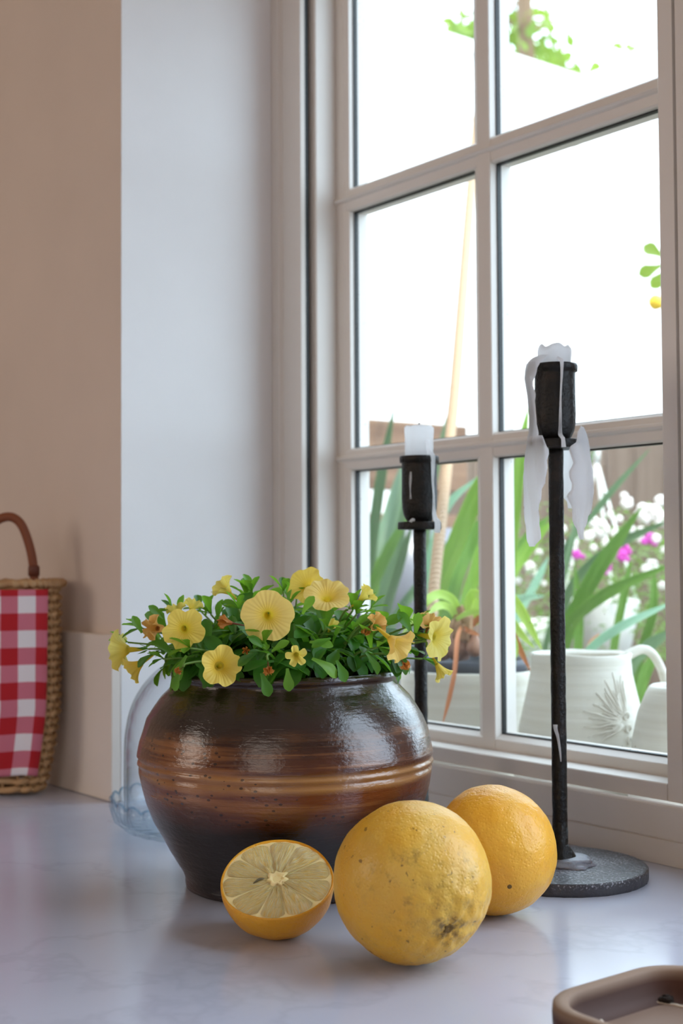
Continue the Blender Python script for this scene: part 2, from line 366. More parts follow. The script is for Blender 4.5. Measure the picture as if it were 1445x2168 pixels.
def blob(c, r, seed, seg=10, rings=7, amp=0.25, sq=(1, 1, 1)):
    vs, fs = [], []
    for i in range(rings+1):
        th = pi*i/rings
        for k in range(seg):
            ph = 2*pi*k/seg; d = V((sin(th)*cos(ph), sin(th)*sin(ph), cos(th)))
            rr = r*(1+amp*noise.noise(d*1.8+V((seed*3.1, seed, 0)))); vs.append(V(c)+V((d.x*sq[0], d.y*sq[1], d.z*sq[2]))*rr)
    return vs, grid(rings+1, seg, False, True)

# ------------------------------------------------------------------ room shell
XR, YB = -1.0436, 0.5624
ZT, ZF = 1.5, -0.9
struct(extrude('wall_back', [(-2.7, YB), (XR, YB), (XR-0.004, YB+0.004), (XR-0.004, 0.82), (-2.7, 0.82)], 2, ZF, ZT, m_beige))
struct(extrude('wall_left', [(XR, YB+0.0002), (XR, 0.82), (XR-0.0035, 0.82), (XR-0.0035, YB+0.0037)], 2, 0.0, ZT, m_white))
struct(box('wall_below_window', (XR, 0.7425, ZF), (1.6, 0.82, -0.002), m_white))
struct(box('wall_above_window', (XR, 0.728, 1.07), (1.6, 0.82, ZT), m_white))
struct(box('wall_right_of_window', (0.55, 0.728, 0.0), (1.6, 0.82, 1.07), m_white))
struct(box('wall_side', (-2.8, -2.2, ZF), (-2.7, 0.82, ZT), m_beige))
struct(box('wall_right', (1.6, -2.2, ZF), (1.7, 0.82, ZT), m_beige))
struct(box('wall_front', (-2.8, -2.3, ZF), (1.7, -2.2, ZT), m_beige))
struct(box('ceiling', (-2.8, -2.3, ZT), (1.7, 0.95, ZT+0.1), m_ceil))
struct(box('floor', (-2.8, -2.3, ZF-0.1), (1.7, 0.82, ZF), m_floor))
up = struct(box('baseboard_back', (-2.69, 0.5532, 0.0004), (XR, YB-0.0002, 0.1455), m_up, bev=0.0008))
wt = tag(box('worktop', (-2.69, -0.06, -0.03), (1.59, 0.742, 0.0), m_quartz), 'glossy white quartz worktop with faint grey veins under all the kitchen things', 'worktop')

# ------------------------------------------------------------------ window
win = struct(empty('window_1', (-0.79, 0.77, 0.042)))
# inner casing, two steps and a black weather strip
extrude('casing', [(XR+0.0003, 0.7245), (-1.0315, 0.7245), (-1.0290, 0.728), (-1.0275, 0.7272), (-0.9990, 0.7272), (-0.9987, 0.7310), (-0.9992, 0.7325), (XR+0.0003, 0.7325)], 2, 0.0418, 1.06, m_frame, win)
box('weather_strip', (-1.03, 0.7326, 0.0418), (-0.9995, 0.7366, 1.06), m_rub, win)
extrude('stile', [(-1.02, 0.7400), (-0.9935, 0.7400), (-0.9925, 0.7410), (-0.9925, 0.7640), (-0.9812, 0.7640), (-0.9798, 0.7648), (-0.9744, 0.7662), (-0.9744, 0.7712), (-0.9750, 0.7715), (-0.9750, 0.7758), (-0.9744, 0.776), (-0.9744, 0.7880), (-1.02, 0.7880)], 2, 0.043, 0.85, m_frame, win)
extrude('stile', [(-0.5780, 0.7400), (-0.5905, 0.7400), (-0.5915, 0.7410), (-0.5915, 0.7640), (-0.6040, 0.7640), (-0.6105, 0.7662), (-0.6105, 0.7880), (-0.5780, 0.7880)], 2, 0.043, 0.85, m_frame, win)
extrude('bottom_rail', [(0.7400, 0.0431), (0.7400, 0.0542), (0.7407, 0.0549), (0.7640, 0.0549), (0.7640, 0.0630), (0.7645, 0.0636), (0.7710, 0.0672), (0.7712, 0.0672), (0.7880, 0.0672), (0.7880, 0.0431)], 0, -0.9924, -0.5916, m_frame, win)
extrude('top_rail', [(0.7400, 0.850), (0.7400, 0.800), (0.7640, 0.7995), (0.7640, 0.790), (0.7712, 0.785), (0.7880, 0.785), (0.7880, 0.850)], 0, -0.9924, -0.5916, m_frame, win)
extrude('mullion', [(-0.8065, 0.7880), (-0.8065, 0.7690), (-0.8055, 0.7678), (-0.7990, 0.7645), (-0.7980, 0.7634), (-0.7842, 0.7634), (-0.7835, 0.7641), (-0.7835, 0.7880)], 2, 0.0550, 0.80, m_frame, win)
def muntin(x0, x1, xb0, xb1, z0, z1):
    zc = (z0+z1)/2
    p = [(0.7710, z0), (0.7665, z0), (0.7650, z0+0.0015), (0.7643, zc-0.0022), (0.7620, zc-0.0010), (0.7606, zc+0.0008), (0.7612, zc+0.0026), (0.7640, zc+0.0036), (0.7646, z1-0.002), (0.7668, z1), (0.7710, z1)]
    extrude('muntin', p, 0, x0, x1, m_frame, win)
    extrude('outer_muntin', [(0.7762, z0), (0.7762, z1), (0.7880, z1), (0.7880, z0)], 0, xb0, xb1, m_frame, win)
XL0, XL1, XR0, XR1 = -0.9744, -0.8065, -0.7835, -0.6105
for z0, z1 in ((0.2940, 0.3143), (0.5385, 0.5600)):
    muntin(-0.9922, -0.7988, XL0+0.0005, XL1-0.0005, z0, z1); muntin(-0.7986, -0.5920, XR0+0.0005, XR1-0.0005, z0, z1)
rows = ((0.0672, 0.2940), (0.3143, 0.5385), (0.5600, 0.785))
for xa, xb in ((XL0, XL1), (XR0, XR1)):
    for z0, z1 in rows:
        vs, fs = [], []
        def bx(x0, x1, zz0, zz1):
            k = len(vs)
            for x in (x0, x1):
                for y in (0.7712, 0.7758):
                    for zz in (zz0, zz1): vs.append((x, y, zz))
            fs.extend([tuple(k+i for i in f) for f in ((0, 1, 3, 2), (4, 6, 7, 5), (0, 4, 5, 1), (2, 3, 7, 6), (0, 2, 6, 4), (1, 5, 7, 3))])
        t = 0.0011
        bx(xa-0.0004, xa+t, z0, z1); bx(xb-t, xb+0.0004, z0, z1); bx(xa+t, xb-t, z0-0.0004, z0+t); bx(xa+t, xb-t, z1-t, z1+0.0004)
        mesh('gasket', vs, fs, m_rub, win, smooth=False)
        box('pane', (xa+t, 0.7728, z0+t), (xb-t, 0.7744, z1-t), m_pane, win)
# window board below the sash, with a groove
wb = struct(extrude('trim_1', [(0.7350, 0.0002), (0.7350, 0.0170), (0.7362, 0.0174), (0.7362, 0.0180), (0.7350, 0.0184), (0.7350, 0.0400), (0.7358, 0.0410), (0.7880, 0.0410), (0.7880, 0.0002)][0:7]+[(0.7420, 0.0410), (0.7420, 0.0002)], 0, XR+0.0002, 1.55, m_frame))
# post right of the sash and a second, plain sash beyond it
post = struct(box('trim_2', (-0.5745, 0.7385, 0.0440), (-0.500, 0.788, 1.06), m_frame, bev=0.0006))
struct(box('gap_shade', (-0.5778, 0.7430, 0.0412), (-0.500, 0.788, 0.0436), m_rub))  # dark strip set in the gap under the post, standing in for its shade
struct(box('trim_4', (-1.0433, 0.7405, 0.852), (0.549, 0.8, 1.069), m_frame))
w2 = struct(empty('window_2', (0.02, 0.77, 0.042)))
box('stile', (-0.498, 0.74, 0.043), (-0.46, 0.788, 0.85), m_frame, w2); box('stile', (0.51, 0.74, 0.043), (0.548, 0.788, 0.85), m_frame, w2)
box('bottom_rail', (-0.459, 0.74, 0.043), (0.509, 0.788, 0.067), m_frame, w2); box('mullion', (0.01, 0.764, 0.068), (0.035, 0.788, 0.85), m_frame, w2)

# ------------------------------------------------------------------ brown stoneware pot
PC = onz(606, 1867, 0.0)
S = 0.868/FPX
prof = [(203, 0), (210, 2), (212, 10), (213, 20), (218, 34), (229, 52), (244, 78), (262, 108), (279, 140), (294, 174), (304, 208), (309, 238)]
prof += [(310.5, 246), (309, 249), (309, 253), (312, 257), (312, 262), (309.5, 265), (309.5, 270), (312, 274), (311, 281), (308, 300), (302, 325), (292, 350), (278, 374), (262, 394), (248, 408), (240, 418), (236, 425), (236, 430), (241, 434), (243, 440), (241, 446), (236, 449), (229, 448), (226, 442), (226, 424), (240, 400), (270, 360)]
def potfn(r, z, a):
    w = 0.0009*noise.noise(V((cos(a)*1.5, sin(a)*1.5, z*18))) + 0.00035*noise.noise(V((cos(a)*3, sin(a)*3, z*160)))
    return r*S+w, z*S*1.003
pot = lathe('stoneware_pot', [(0.001, 3)]+prof+[(272, 340), (0.001, 338)], PC, m_glaze, seg=160, fn=potfn, cap=(False, False), loc=PC)
tag(pot, 'squat brown glazed stoneware pot with two grooves round its belly, holding yellow flowers', 'pot')
soil = lathe('soil', [(0.001, 0.128), (0.03, 0.1285), (0.055, 0.1275), (0.0690, 0.126), (0.0690, 0.122), (0.001, 0.122)], PC, m_soil, pot, seg=32, cap=(False, False))

# ------------------------------------------------------------------ candlesticks
def candlestick(px, py, zs, label, basr, rodlen, waxed):
    cz = zs; c = onz(px, py, 0.0); t = thing('candlestick', c, label, 'candlestick', 'black iron candlesticks')
    zp = rodlen
    def rough_fn(r, z, a):
        return r*(1+0.012*noise.noise(V((cos(a)*6*r*60, sin(a)*6*r*60, z*160)))), z
    lathe('base', [(0.001, 0.0), (basr-0.0020, 0.0), (basr-0.0004, 0.0), (basr, 0.0004), (basr+0.0001, 0.0020), (basr+0.0002, 0.0062), (basr+0.0001, 0.0077), (basr-0.0004, 0.0082), (basr-0.0022, 0.0083), (basr*0.5, 0.0083), (0.001, 0.0083)], c, m_ironw if waxed else m_iron, t, 128, rough_fn, (False, False))
    lathe('collar', [(0.0105, 0.0080), (0.0112, 0.0105), (0.0105, 0.0135), (0.0085, 0.0165), (0.0058, 0.0205), (0.0045, 0.022)], c, m_iron, t, 40, rough_fn, (False, False))
    lathe('rod', [(0.0052, 0.0085), (0.0052, 0.03)] + [(0.0050+0.00012*sin(k*2.1), 0.03+(zp-0.035)*k/40) for k in range(41)] + [(0.0050, zp)], c, m_iron, t, 24, lambda r, z, a: (r+0.00022*noise.noise(V((cos(a)*1.6, sin(a)*1.6, z*110))), z))
    lathe('drip_plate', [(0.004, zp-0.0015), (0.0150, zp-0.0012), (0.0164, zp-0.0011), (0.0168, zp-0.0006), (0.0168, zp+0.0006), (0.0168, zp+0.0034), (0.0166, zp+0.0044), (0.0160, zp+0.0047), (0.0148, zp+0.0048), (0.006, zp+0.0050)], c, m_iron, t, 56, rough_fn, (False, True))
    k = zp+0.0050
    lathe('cup', [(r_, k+(z_-k)*cz) for r_, z_ in [(0.0094, k), (0.0108, k+0.0022), (0.0125, k+0.006), (0.0134, k+0.011), (0.0137, k+0.018), (0.0135, k+0.044), (0.0136, k+0.0465), (0.0136, k+0.0480), (0.0150, k+0.0483), (0.0153, k+0.0520), (0.0148, k+0.0535), (0.0125, k+0.0535), (0.0122, k+0.051), (0.0122, k+0.020), (0.001, k+0.018)]], c, m_iron, t, 56, rough_fn, (False, False))
    return c, k
cT, kT = candlestick(1186, 1855, 0.945, 'tall black iron candlestick on the right with a wax specked round foot', 0.0568, 0.2850, True)
cS, kS = candlestick(893, 1768, 0.94, 'shorter black iron candlestick standing behind the brown pot', 0.0500, 0.2345, False)
toC = -F0     # horizontal direction from the objects to the camera
def polar(c, ang, r, z):
    """ang measured from the camera-facing side, positive to the right"""
    d = toC*cos(ang) + R0*sin(ang); return V((c[0]+d.x*r, c[1]+d.y*r, z))
def drip(c, path, w, parent, name='wax_drip', seg=8):
    """path: (ang, r, z) points of a run of wax; w: radius function"""
    pts = spline([polar(c, *p) for p in path], max(8, len(path)*5)); return tube(name, pts, w, m_wax, parent, seg)
def sheet(c, rows, parent, th=0.0022, seed=0, n=16, m=34):
    """a hanging curtain of wax wrapped round the axis: rows = (z, ang0, ang1, r)"""
    def lerp(t):
        k = t*(len(rows)-1); i = min(int(k), len(rows)-2); u = k-i; u = u*u*(3-2*u)
        return [rows[i][j]*(1-u)+rows[i+1][j]*u for j in range(4)]
    vs = []
    for side in (0, 1):
        for i in range(m):
            z, a0, a1, r = lerp(i/(m-1))
            for j in range(n):
                s = j/(n-1); q = noise.noise(V((z*130+seed, 3.0, seed)))*0.16; q2 = noise.noise(V((z*130, 9+seed, 2)))*0.16
                a = (a0+q*(1-s)) + ((a1+q2*s)-(a0+q*(1-s)))*s
                edge = min(1.0, min(s, 1-s)*5+0.12)*min(1.0, (m-1-i)/3+0.15)*min(1.0, i/3+0.2)
                rr = r + 0.0009*noise.noise(V((a*7+seed, z*60, seed))) + 0.0006*sin(a*13+z*90)
                rr += (th*0.5*edge if side == 0 else -th*0.5*edge)
                vs.append(polar(c, a, rr, z))
    N = n*m; f = grid(m, n); fs = list(f) + [tuple(N+i for i in q)[::-1] for q in f]
    for i in range(m-1):
        for j in (0, n-1): fs.append((i*n+j, (i+1)*n+j, N+(i+1)*n+j, N+i*n+j))
    for j in range(n-1):
        for i in (0, m-1): fs.append((i*n+j, i*n+j+1, N+i*n+j+1, N+i*n+j))
    return fixn(mesh('wax_curtain', vs, fs, m_wax, parent))
def candle(c, k, h, r, label, ragged):
    t = thing('candle', (c[0], c[1], c[2]+k+0.0205), label, 'candle', 'white candle stubs')
    def fn(rr, z, a):
        top = 1.0 if z > k+h-0.006 else 0.0
        w = 0.0007*noise.noise(V((cos(a)*2.2, sin(a)*2.2, z*20)))
        return rr+w*(1 if rr > 0.003 else 0), z + top*ragged*noise.noise(V((cos(a)*1.6+3, sin(a)*1.6, 1)))
    lathe('wax_body', [(0.001, k+0.0190), (r-0.001, k+0.0190), (r-0.0002, k+0.03), (r-0.0004, k+h-0.010), (r+0.0001, k+h-0.004), (r+0.0001, k+h-0.0012), (r-0.001, k+h), (r-0.003, k+h-0.0012), (r*0.5, k+h-0.0022), (0.001, k+h-0.0026)], c, m_wax, t, 48, fn, (False, False))
    tube('wick', spline([V((c[0], c[1], k+h-0.003)), V((c[0], c[1], k+h+0.001)), V((c[0], c[1], k+h+0.0028))+R0*0.0006], 8), 0.0006, m_wick, t, 6)
    return t
kS_ = kS; kT_ = kT
cdS = candle(cS, kS, 0.0734, 0.0112, 'short round white candle with a black wick in the shorter candlestick', 0.0012)
drip(cS, [(0.55, 0.0112, kS+0.0620), (0.62, 0.0128, kS+0.0526), (0.68, 0.0152, kS+0.0493), (0.72, 0.0150, kS+0.0423), (0.74, 0.0143, kS+0.0310), (0.80, 0.0144, kS+0.0188), (0.85, 0.0138, kS+0.0094), (0.85, 0.0150, kS+0.0019), (0.80, 0.0178, kS-0.001), (0.78, 0.0178, kS-0.009)], lambda t: 0.0014+0.0006*sin(t*9)+0.0006*max(0, t-0.75)*4, cdS)
drip(cS, [(-0.55, 0.0136, kS+0.0376), (-0.58, 0.0140, kS+0.0263), (-0.56, 0.0140, kS+0.0169)], lambda t: 0.0007+0.0003*sin(t*7), cdS)
drip(cS, [(-0.5, 0.0110, kS+0.0009), (-0.45, 0.0145, kS+0.0008), (-0.5, 0.0165, kS-0.001)], 0.0014, cdS)
cdT = candle(cT, kT, 0.0618, 0.0112, 'burnt down white candle with long wax curtains in the tall candlestick', 0.0060)
drip(cT, [(0.05, 0.0108, kT+0.0539), (0.12, 0.0125, kT+0.0524), (0.14, 0.0158, kT+0.0501), (0.14, 0.0152, kT+0.0416), (0.10, 0.0143, kT+0.0283), (0.08, 0.0140, kT+0.0151), (0.10, 0.0118, kT+0.0038), (0.12, 0.0140, kT+0.0009), (0.12, 0.0176, kT-0.001), (0.14, 0.0176, kT-0.0065)], lambda t: 0.0010+0.0004*sin(t*11)+0.0012*max(0, t-0.8)*4, cdT)
zq = lambda y: 0.2871-(y-940)*0.8904/FPX
sheet(cT, [(zq(755), -1.25, -0.45, 0.0130), (zq(768), -1.9, -0.70, 0.0168), (zq(800), -2.2, -0.98, 0.0185), (zq(835), -2.1, -1.10, 0.0168), (zq(880), -2.0, -1.05, 0.0160), (zq(915), -2.0, -0.95, 0.0162), (zq(935), -2.1, -0.80, 0.0176)], cdT, 0.0026, 5)
sheet(cT, [(zq(925), -2.0, -0.70, 0.0178), (zq(955), -2.2, -0.42, 0.0186), (zq(1010), -2.2, -0.45, 0.0200), (zq(1060), -1.95, -0.75, 0.0200), (zq(1110), -1.65, -0.78, 0.0196), (zq(1140), -1.55, -0.74, 0.0192), (zq(1157), -1.45, -0.92, 0.0190)], cdT, 0.0022, 1)
sheet(cT, [(zq(905), 0.95, 1.75, 0.0178), (zq(950), 0.36, 1.80, 0.0210), (zq(1000), 0.26, 2.0, 0.0232), (zq(1050), 0.22, 2.0, 0.0228), (zq(1085), 0.30, 1.35, 0.0215), (zq(1120), 0.48, 0.95, 0.0200), (zq(1143), 0.70, 0.92, 0.0200)], cdT, 0.0022, 2)
sheet(cT, [(zq(930), 1.8, 3.0, 0.0182), (zq(980), 1.7, 3.1, 0.020), (zq(1030), 1.8, 3.0, 0.020), (zq(1075), 1.9, 2.5, 0.0195)], cdT, 0.0022, 3, 12, 24)
# wax pooled on the foot and a run on the rod
vs, fs = blob((cT[0]+R0.x*0.004, cT[1]+R0.y*0.004, 0.0090), 0.0185, 4, 28, 14, 0.4, (1, 1, 0.27))
wp = mesh('wax_pool', vs, fs, m_ironw if 0 else m_wax, bpy.data.objects['candlestick']); 
m_poolw = M('dusty_wax', (138, 140, 150), 0.4, Subsurface_Weight=0.2, Subsurface_Scale=0.003); m_poolw.bump(m_poolw.noise(m_poolw.co(), 400, 3), 0.6, 0.0012); wp.data.materials[0] = m_poolw.m
zr = lambda y: (1855-y)*0.882/FPX
drip(cT, [(-0.6, 0.0053, zr(1535)), (-0.55, 0.0055, zr(1545)), (-0.3, 0.0053, zr(1560)), (-0.05, 0.0053, zr(1590)), (0.05, 0.0053, zr(1612))], lambda t: 0.0011*(1-t)+0.0004, bpy.data.objects['candlestick'])

# ------------------------------------------------------------------ lemons
def basis(n, up=Z0):
    n = V(n).normalized(); a = up.cross(n).normalized(); return a, n.cross(a), n
def lemon_mesh(name, c, r, pole, elong, lump, seed, mat, scar, parent, roll=0.0):
    ax, ay, az = basis(pole); vs = []; nu, nv = 97, 128
    for i in range(nu):
        th = pi*i/(nu-1)
        for k in range(nv):
            ph = 2*pi*k/nv; d = V((sin(th)*cos(ph), sin(th)*sin(ph), cos(th)))
            rr = r*(1 + (elong-1)*cos(th)**2 + lump*noise.noise(d*1.3+V((seed, 0, 0))) + 0.010*noise.noise(d*5+V((0, seed, 0))) + 0.0035*noise.noise(d*14+V((0, seed, 4))))
            if scar:
                g = math.exp(-((th-0.20)/0.18)**2); rr -= r*0.016*g*(0.5+0.5*cos(ph*7+1.5*noise.noise(d*3)))
                rr -= r*0.05*math.exp(-(th/0.13)**2)
                rr += r*0.012*math.exp(-((th-0.45)/0.35)**2)*noise.noise(d*9+V((seed, seed, 0)))*1.8
            vs.append(V(c) + (ax*d.x + ay*d.y + az*d.z)*rr)
    return mesh(name, vs, grid(nu, nv, False, True), mat, parent, loc=c)
def scr(x, y, zc):   # direction given in screen axes: right, up, toward the camera
    return (RT*x + UP*y - FW*zc).normalized()
cA = at(872, 1866, 0.692)
A = lemon_mesh('lemon', cA, 0.0414, scr(0.42, -0.36, 0.84), 1.00, 0.035, 3.0, m_peel1, True, None)
tag(A, 'large yellow lemon with brown spots and a puckered stem scar, in front of the others', 'lemon', 'whole lemons')
pd = scr(0.42, -0.36, 0.84); ax_, ay_, az_ = basis(pd); vs, fs = [], []
for i in range(5):
    for k in range(20):
        a = 2*pi*k/20; q = (0.0002, 0.0012, 0.0019, 0.0025, 0.0032)[i]*(1+0.12*cos(a*5)+0.15*noise.noise(V((cos(a)*2, sin(a)*2, 7))))
        hgt = (0.0393, 0.0396, 0.0400, 0.0398, 0.0388)[i]
        vs.append(cA + (ax_*cos(a)+ay_*sin(a))*q + az_*hgt)
sc = mesh('stem_scar', vs, grid(5, 20, False, True), m_scar, A); sc['label'] = 'brown star shaped stem scar'
cB = at(1046, 1799, 0.787)
B = lemon_mesh('lemon', cB, 0.0368, scr(-0.08, 0.98, 0.1), 1.03, 0.03, 9.0, m_peel2, False, None)
tag(B, 'smooth orange yellow lemon behind the big spotted one', 'lemon', 'whole lemons')
nb_ = scr(0.13, -0.33, 0.93); pb = cB + nb_*0.0363
ax_, ay_, az_ = basis(nb_); vs, fs = [], []
for i in range(4):
    for k in range(12):
        a = 2*pi*k/12; q = (0.0001, 0.0010, 0.0016, 0.0022)[i]; vs.append(pb + (ax_*cos(a)+ay_*sin(a))*q + az_*(0.0008, 0.0009, 0.0006, -0.0008)[i])
mesh('stem_scar', vs, grid(4, 12, False, True), m_scar, B)['label'] = 'tiny dark navel'
# half lemon
RH = 0.0318
cH = at(586, 1862, 0.741); nH = (toC*cos(R(61)) + Z0*sin(R(61)) - R0*0.03).normalized()
hx, hy, hn = basis(nH)
hl = thing('halved_lemon', (cH.x, cH.y, 0.0), 'cut lemon half, pale pulp facing up, in front of the brown pot', 'lemon')
def hp(r, a, h): return cH + (hx*cos(a) + hy*sin(a))*r + hn*h
def hr(a): return RH*(1 + 0.03*noise.noise(V((cos(a)*1.2, sin(a)*1.2, 5))) + 0.010*cos(3*a+1))
vs = []
N = 96; prof_h = [(0.955, 0.0)] + [(0.985, 0.0012), (1.0, 0.0002)] + [(cos(pi/2*i/22), -sin(pi/2*i/22)) for i in range(1, 23)]
for q, (r_, h_) in enumerate(prof_h):
    for k in range(N):
        a = 2*pi*k/N; d = V((cos(a)*r_, sin(a)*r_, h_)); rr = hr(a); f = 1 + 0.012*noise.noise(d*4+V((1, 2, 3))) if q > 2 else 1
        vs.append(hp(rr*r_*f, a, (h_*RH*1.04*f if q > 2 else h_)))
mesh('rind', vs, grid(len(prof_h), N, False, True), mk_peel('half_peel', (236, 164, 34), (238, 178, 56), None, 5), hl)
vs = [hp(0, 0, 0.0001)] + [hp(hr(2*pi*k/N)*0.958, 2*pi*k/N, 0.0001+0.0002*sin(k*1.7)) for k in range(N)]
mesh('pith', vs, [(0, 1+k, 1+(k+1) % N) for k in range(N)], m_pith, hl)
ang = [0.0]; ws = [0.62, 0.70, 0.58, 0.72, 0.60, 0.66, 0.74, 0.56, 0.64, 0.70]; tot = sum(ws)
for w_ in ws: ang.append(ang[-1]+w_/tot*2*pi)
for s_ in range(10):
    a0, a1 = ang[s_]+0.007, ang[s_+1]-0.007; vs = []; uvs = []; nr, na_ = 14, 12
    for i in range(nr):
        t = i/(nr-1)
        for j in range(na_):
            u = j/(na_-1); rin, rout = 0.0052, 0.94*hr((a0+a1)/2)
            corner = 0.0022*(2*u-1)**4
            r_ = rin + (rout-corner-rin)*t; am = (a0+a1)/2; half = (a1-a0)/2 - 0.00022/max(r_, 0.004)
            a = am + half*(2*u-1)*(1-0.05*t**6)
            e = min(1, 6*min(u, 1-u)+0.02)*min(1, 8*min(t, 1-t)+0.02)
            uvs.append((t+s_*1.7, u*(0.35+0.65*t)+s_*2.3)); vs.append(hp(r_, a, 0.0003 + e*(0.0009 + 0.0010*noise.noise(V((r_*260, a*9, s_)))+0.0005*noise.noise(V((r_*120, a*40, s_))))))
    sg = mesh('segment', vs, grid(nr, na_), m_pulp, hl, uvs=uvs)
vs = []
for i in range(5):
    for k in range(18):
        a = 2*pi*k/18; vs.append(hp((0.0001, 0.0020, 0.0036, 0.0050, 0.0056)[i]*(1+0.38*cos(a*7+1)*(i/4)+0.25*noise.noise(V((cos(a)*2, sin(a)*2, 1)))), a, (-0.0016, -0.0004, 0.0013, 0.0013, 0.0003)[i]))
mesh('core', vs, grid(5, 18, False, True), m_pith, hl)
pa = at(548, 1864, 0.735); 
def onplane(px, py, h):
    r = FW + RT*((px-W/2)/FPX) + UP*((H/2-py)/FPX); p0 = cH + hn*h; return CAM + r*((p0-CAM).dot(hn)/r.dot(hn))
tube('seed', spline([onplane(536, 1870, 0.0016), onplane(548, 1862, 0.0019), onplane(559, 1860, 0.0016)], 8), lambda t: 0.0007*sin(pi*(0.1+0.8*t)), m_seed, hl, 6)['label'] = 'dark sliver of a seed'

# ------------------------------------------------------------------ glass cloche on its scalloped dish
GC = onz(487, 1745, 0.0)
SG = 1.105/FPX
dish = thing('glass_cake_dish', GC, 'scalloped pale blue glass dish under the glass dome, left of the pot', 'dish')
def scal(r, z, a):
    w = abs(cos(a*15))
    if z > 0.010: return r + 0.0028*w, z + 0.0036*(w-0.5)*min(1, (z-0.010)/0.01)
    if r > 0.06: return r + 0.0028*w*(z/0.010), z
    return r, z
RD = 0.0900
lathe('plate', [(0.001, 0.0035), (0.060, 0.0035), (RD-0.008, 0.0045), (RD-0.002, 0.009), (RD+0.0005, 0.016), (RD+0.001, 0.0230), (RD+0.0025, 0.0230), (RD+0.0025, 0.016), (RD+0.0005, 0.008), (RD-0.006, 0.001), (0.060, 0.0002), (0.001, 0.0002)], GC, m_dish, dish, 304, scal, (False, False))
rim_p = [GC + V((cos(a)*(RD+0.0034), sin(a)*(RD+0.0034), 0.0235 + 0.0036*(abs(cos(a*15))-0.5))) for a in [2*pi*k/300 for k in range(300)]]
m_rimg = mk_glass('blue_rim_glass', (226, 240, 248), (140, 186, 212), 0.7)
tube('rim_edge', rim_p, 0.0009, m_rimg, dish, 8, True)
dome = thing('glass_dome', GC+Z0*0.0047, 'clear glass dome with a round knob standing on the scalloped dish', 'dome')
DR = 0.0838
dp = [(DR, 0.006), (DR, 0.03), (DR, 0.060), (DR-0.001, 0.075), (DR-0.0045, 0.092), (DR-0.012, 0.108), (DR-0.024, 0.122), (DR-0.042, 0.1335), (DR-0.062, 0.1395), (0.012, 0.1415), (0.004, 0.142)]
dp = [(p.x, p.y) for p in spline([V((a, b, 0)) for a, b in dp], 48)]
lathe('shell', dp + [(max(0.0005, r-0.0022), z-0.0016*(1 if z > 0.1 else 0.3)) for r, z in dp[::-1]], GC, m_dome, dome, 96, None, (False, False))
lathe('knob', [(0.005, 0.1425), (0.006, 0.147), (0.010, 0.152), (0.0145, 0.159), (0.0155, 0.166), (0.0135, 0.173), (0.008, 0.178), (0.001, 0.1795)], GC, m_dome, dome, 48, None, (True, False))

# ------------------------------------------------------------------ wicker basket with a gingham cloth
BC = onz(-1, 1690, 0.0) + F0*0.0290
bk = thing('wicker_basket', BC, 'small tan wicker basket with a brown leather handle against the cream wall', 'basket')
BX, BY, BH = 0.0438, 0.0265, 0.1890
def brad(z):
    t = z/BH
    return 0.62 + 0.38*min(1, (t/0.42))**0.55 if t < 0.42 else 1.0
def bpt(a, z, k=1.0, off=0.0):
    ca, sa = cos(a), sin(a); e = 0.62
    x = BX*brad(z)*k*math.copysign(abs(ca)**e, ca); y = BY*brad(z)*k*math.copysign(abs(sa)**e, sa)
    n = R0*(x/(BX*BX)) + F0*(y/(BY*BY)); n = n.normalized()
    return BC + R0*x + F0*y + n*off + Z0*z
NST = 26
stk = []
vsA, fsA = [], []
for k in range(NST):
    a = 2*pi*(k+0.5)/NST; vs, fs = tube_data([bpt(a, 0.004+BH*i/10*0.97) for i in range(11)], 0.0016, 5); o_ = len(vsA); vsA += vs; fsA += [tuple(o_+i for i in f) for f in fs]
st = fixn(mesh('stakes', vsA, fsA, m_wicker, bk)); 
NR = 25
for i in range(NR):
    z = 0.0058 + i*(BH-0.010)/(NR-1); pts = []
    n = NST*4
    for k in range(n):
        a = 2*pi*k/n; off = 0.0016*cos(a*NST/2*1.0 + pi*i + pi/2*0)
        pts.append(bpt(a, z + 0.0006*sin(a*NST/2+pi*i), 1.0, off))
    tube('strand', pts, 0.0031, m_wicker, bk, 6, True)
vs, fs = blob((0, 0, 0), 1, 1, 4, 2, 0)
# floor of the basket and the braided rim
mesh('basket_floor', [bpt(2*pi*k/40, 0.004, 0.97) for k in range(40)], [tuple(range(40))], m_wicker, bk)
pts = [bpt(2*pi*k/220, BH+0.0015, 1.05) for k in range(220)]
fr_ = frames(pts); vs = []
for k, (p, (t, s, u)) in enumerate(zip(pts, fr_)):
    for j in range(10):
        a = 2*pi*j/10; r_ = 0.0050*(1+0.20*sin(k/220*2*pi*38 + a)); vs.append(p + s*r_*cos(a)*1.1 + Z0*r_*sin(a)*0.8)
fixn(mesh('braided_rim', vs, grid(220, 10, True, True), m_wicker, bk))
hpz = BH+0.002
hb = BC - F0*0.006
pts = spline([hb - R0*0.0235+Z0*(hpz-0.012), hb - R0*0.0235+Z0*(hpz+0.012), hb - R0*0.0215+Z0*(hpz+0.034), hb-R0*0.0125+Z0*(hpz+0.054), hb+R0*0.001+Z0*(hpz+0.0605), hb+R0*0.0125+Z0*(hpz+0.054), hb+R0*0.0205+Z0*(hpz+0.034), hb+R0*0.0245+Z0*(hpz+0.012), hb+R0*0.0250+Z0*(hpz-0.012)], 48)
hd = tube('handle', pts, 0.0042, m_leather, bk, 12); hd['label'] = 'brown leather handle'
for sx_ in (-0.0236, 0.0247):
    lathe('handle_collar', [(0.0044, -0.004), (0.0052, -0.003), (0.0053, 0.004), (0.0044, 0.006)], hb + R0*sx_ + Z0*(hpz+0.010), m_leather2, bk, 20)
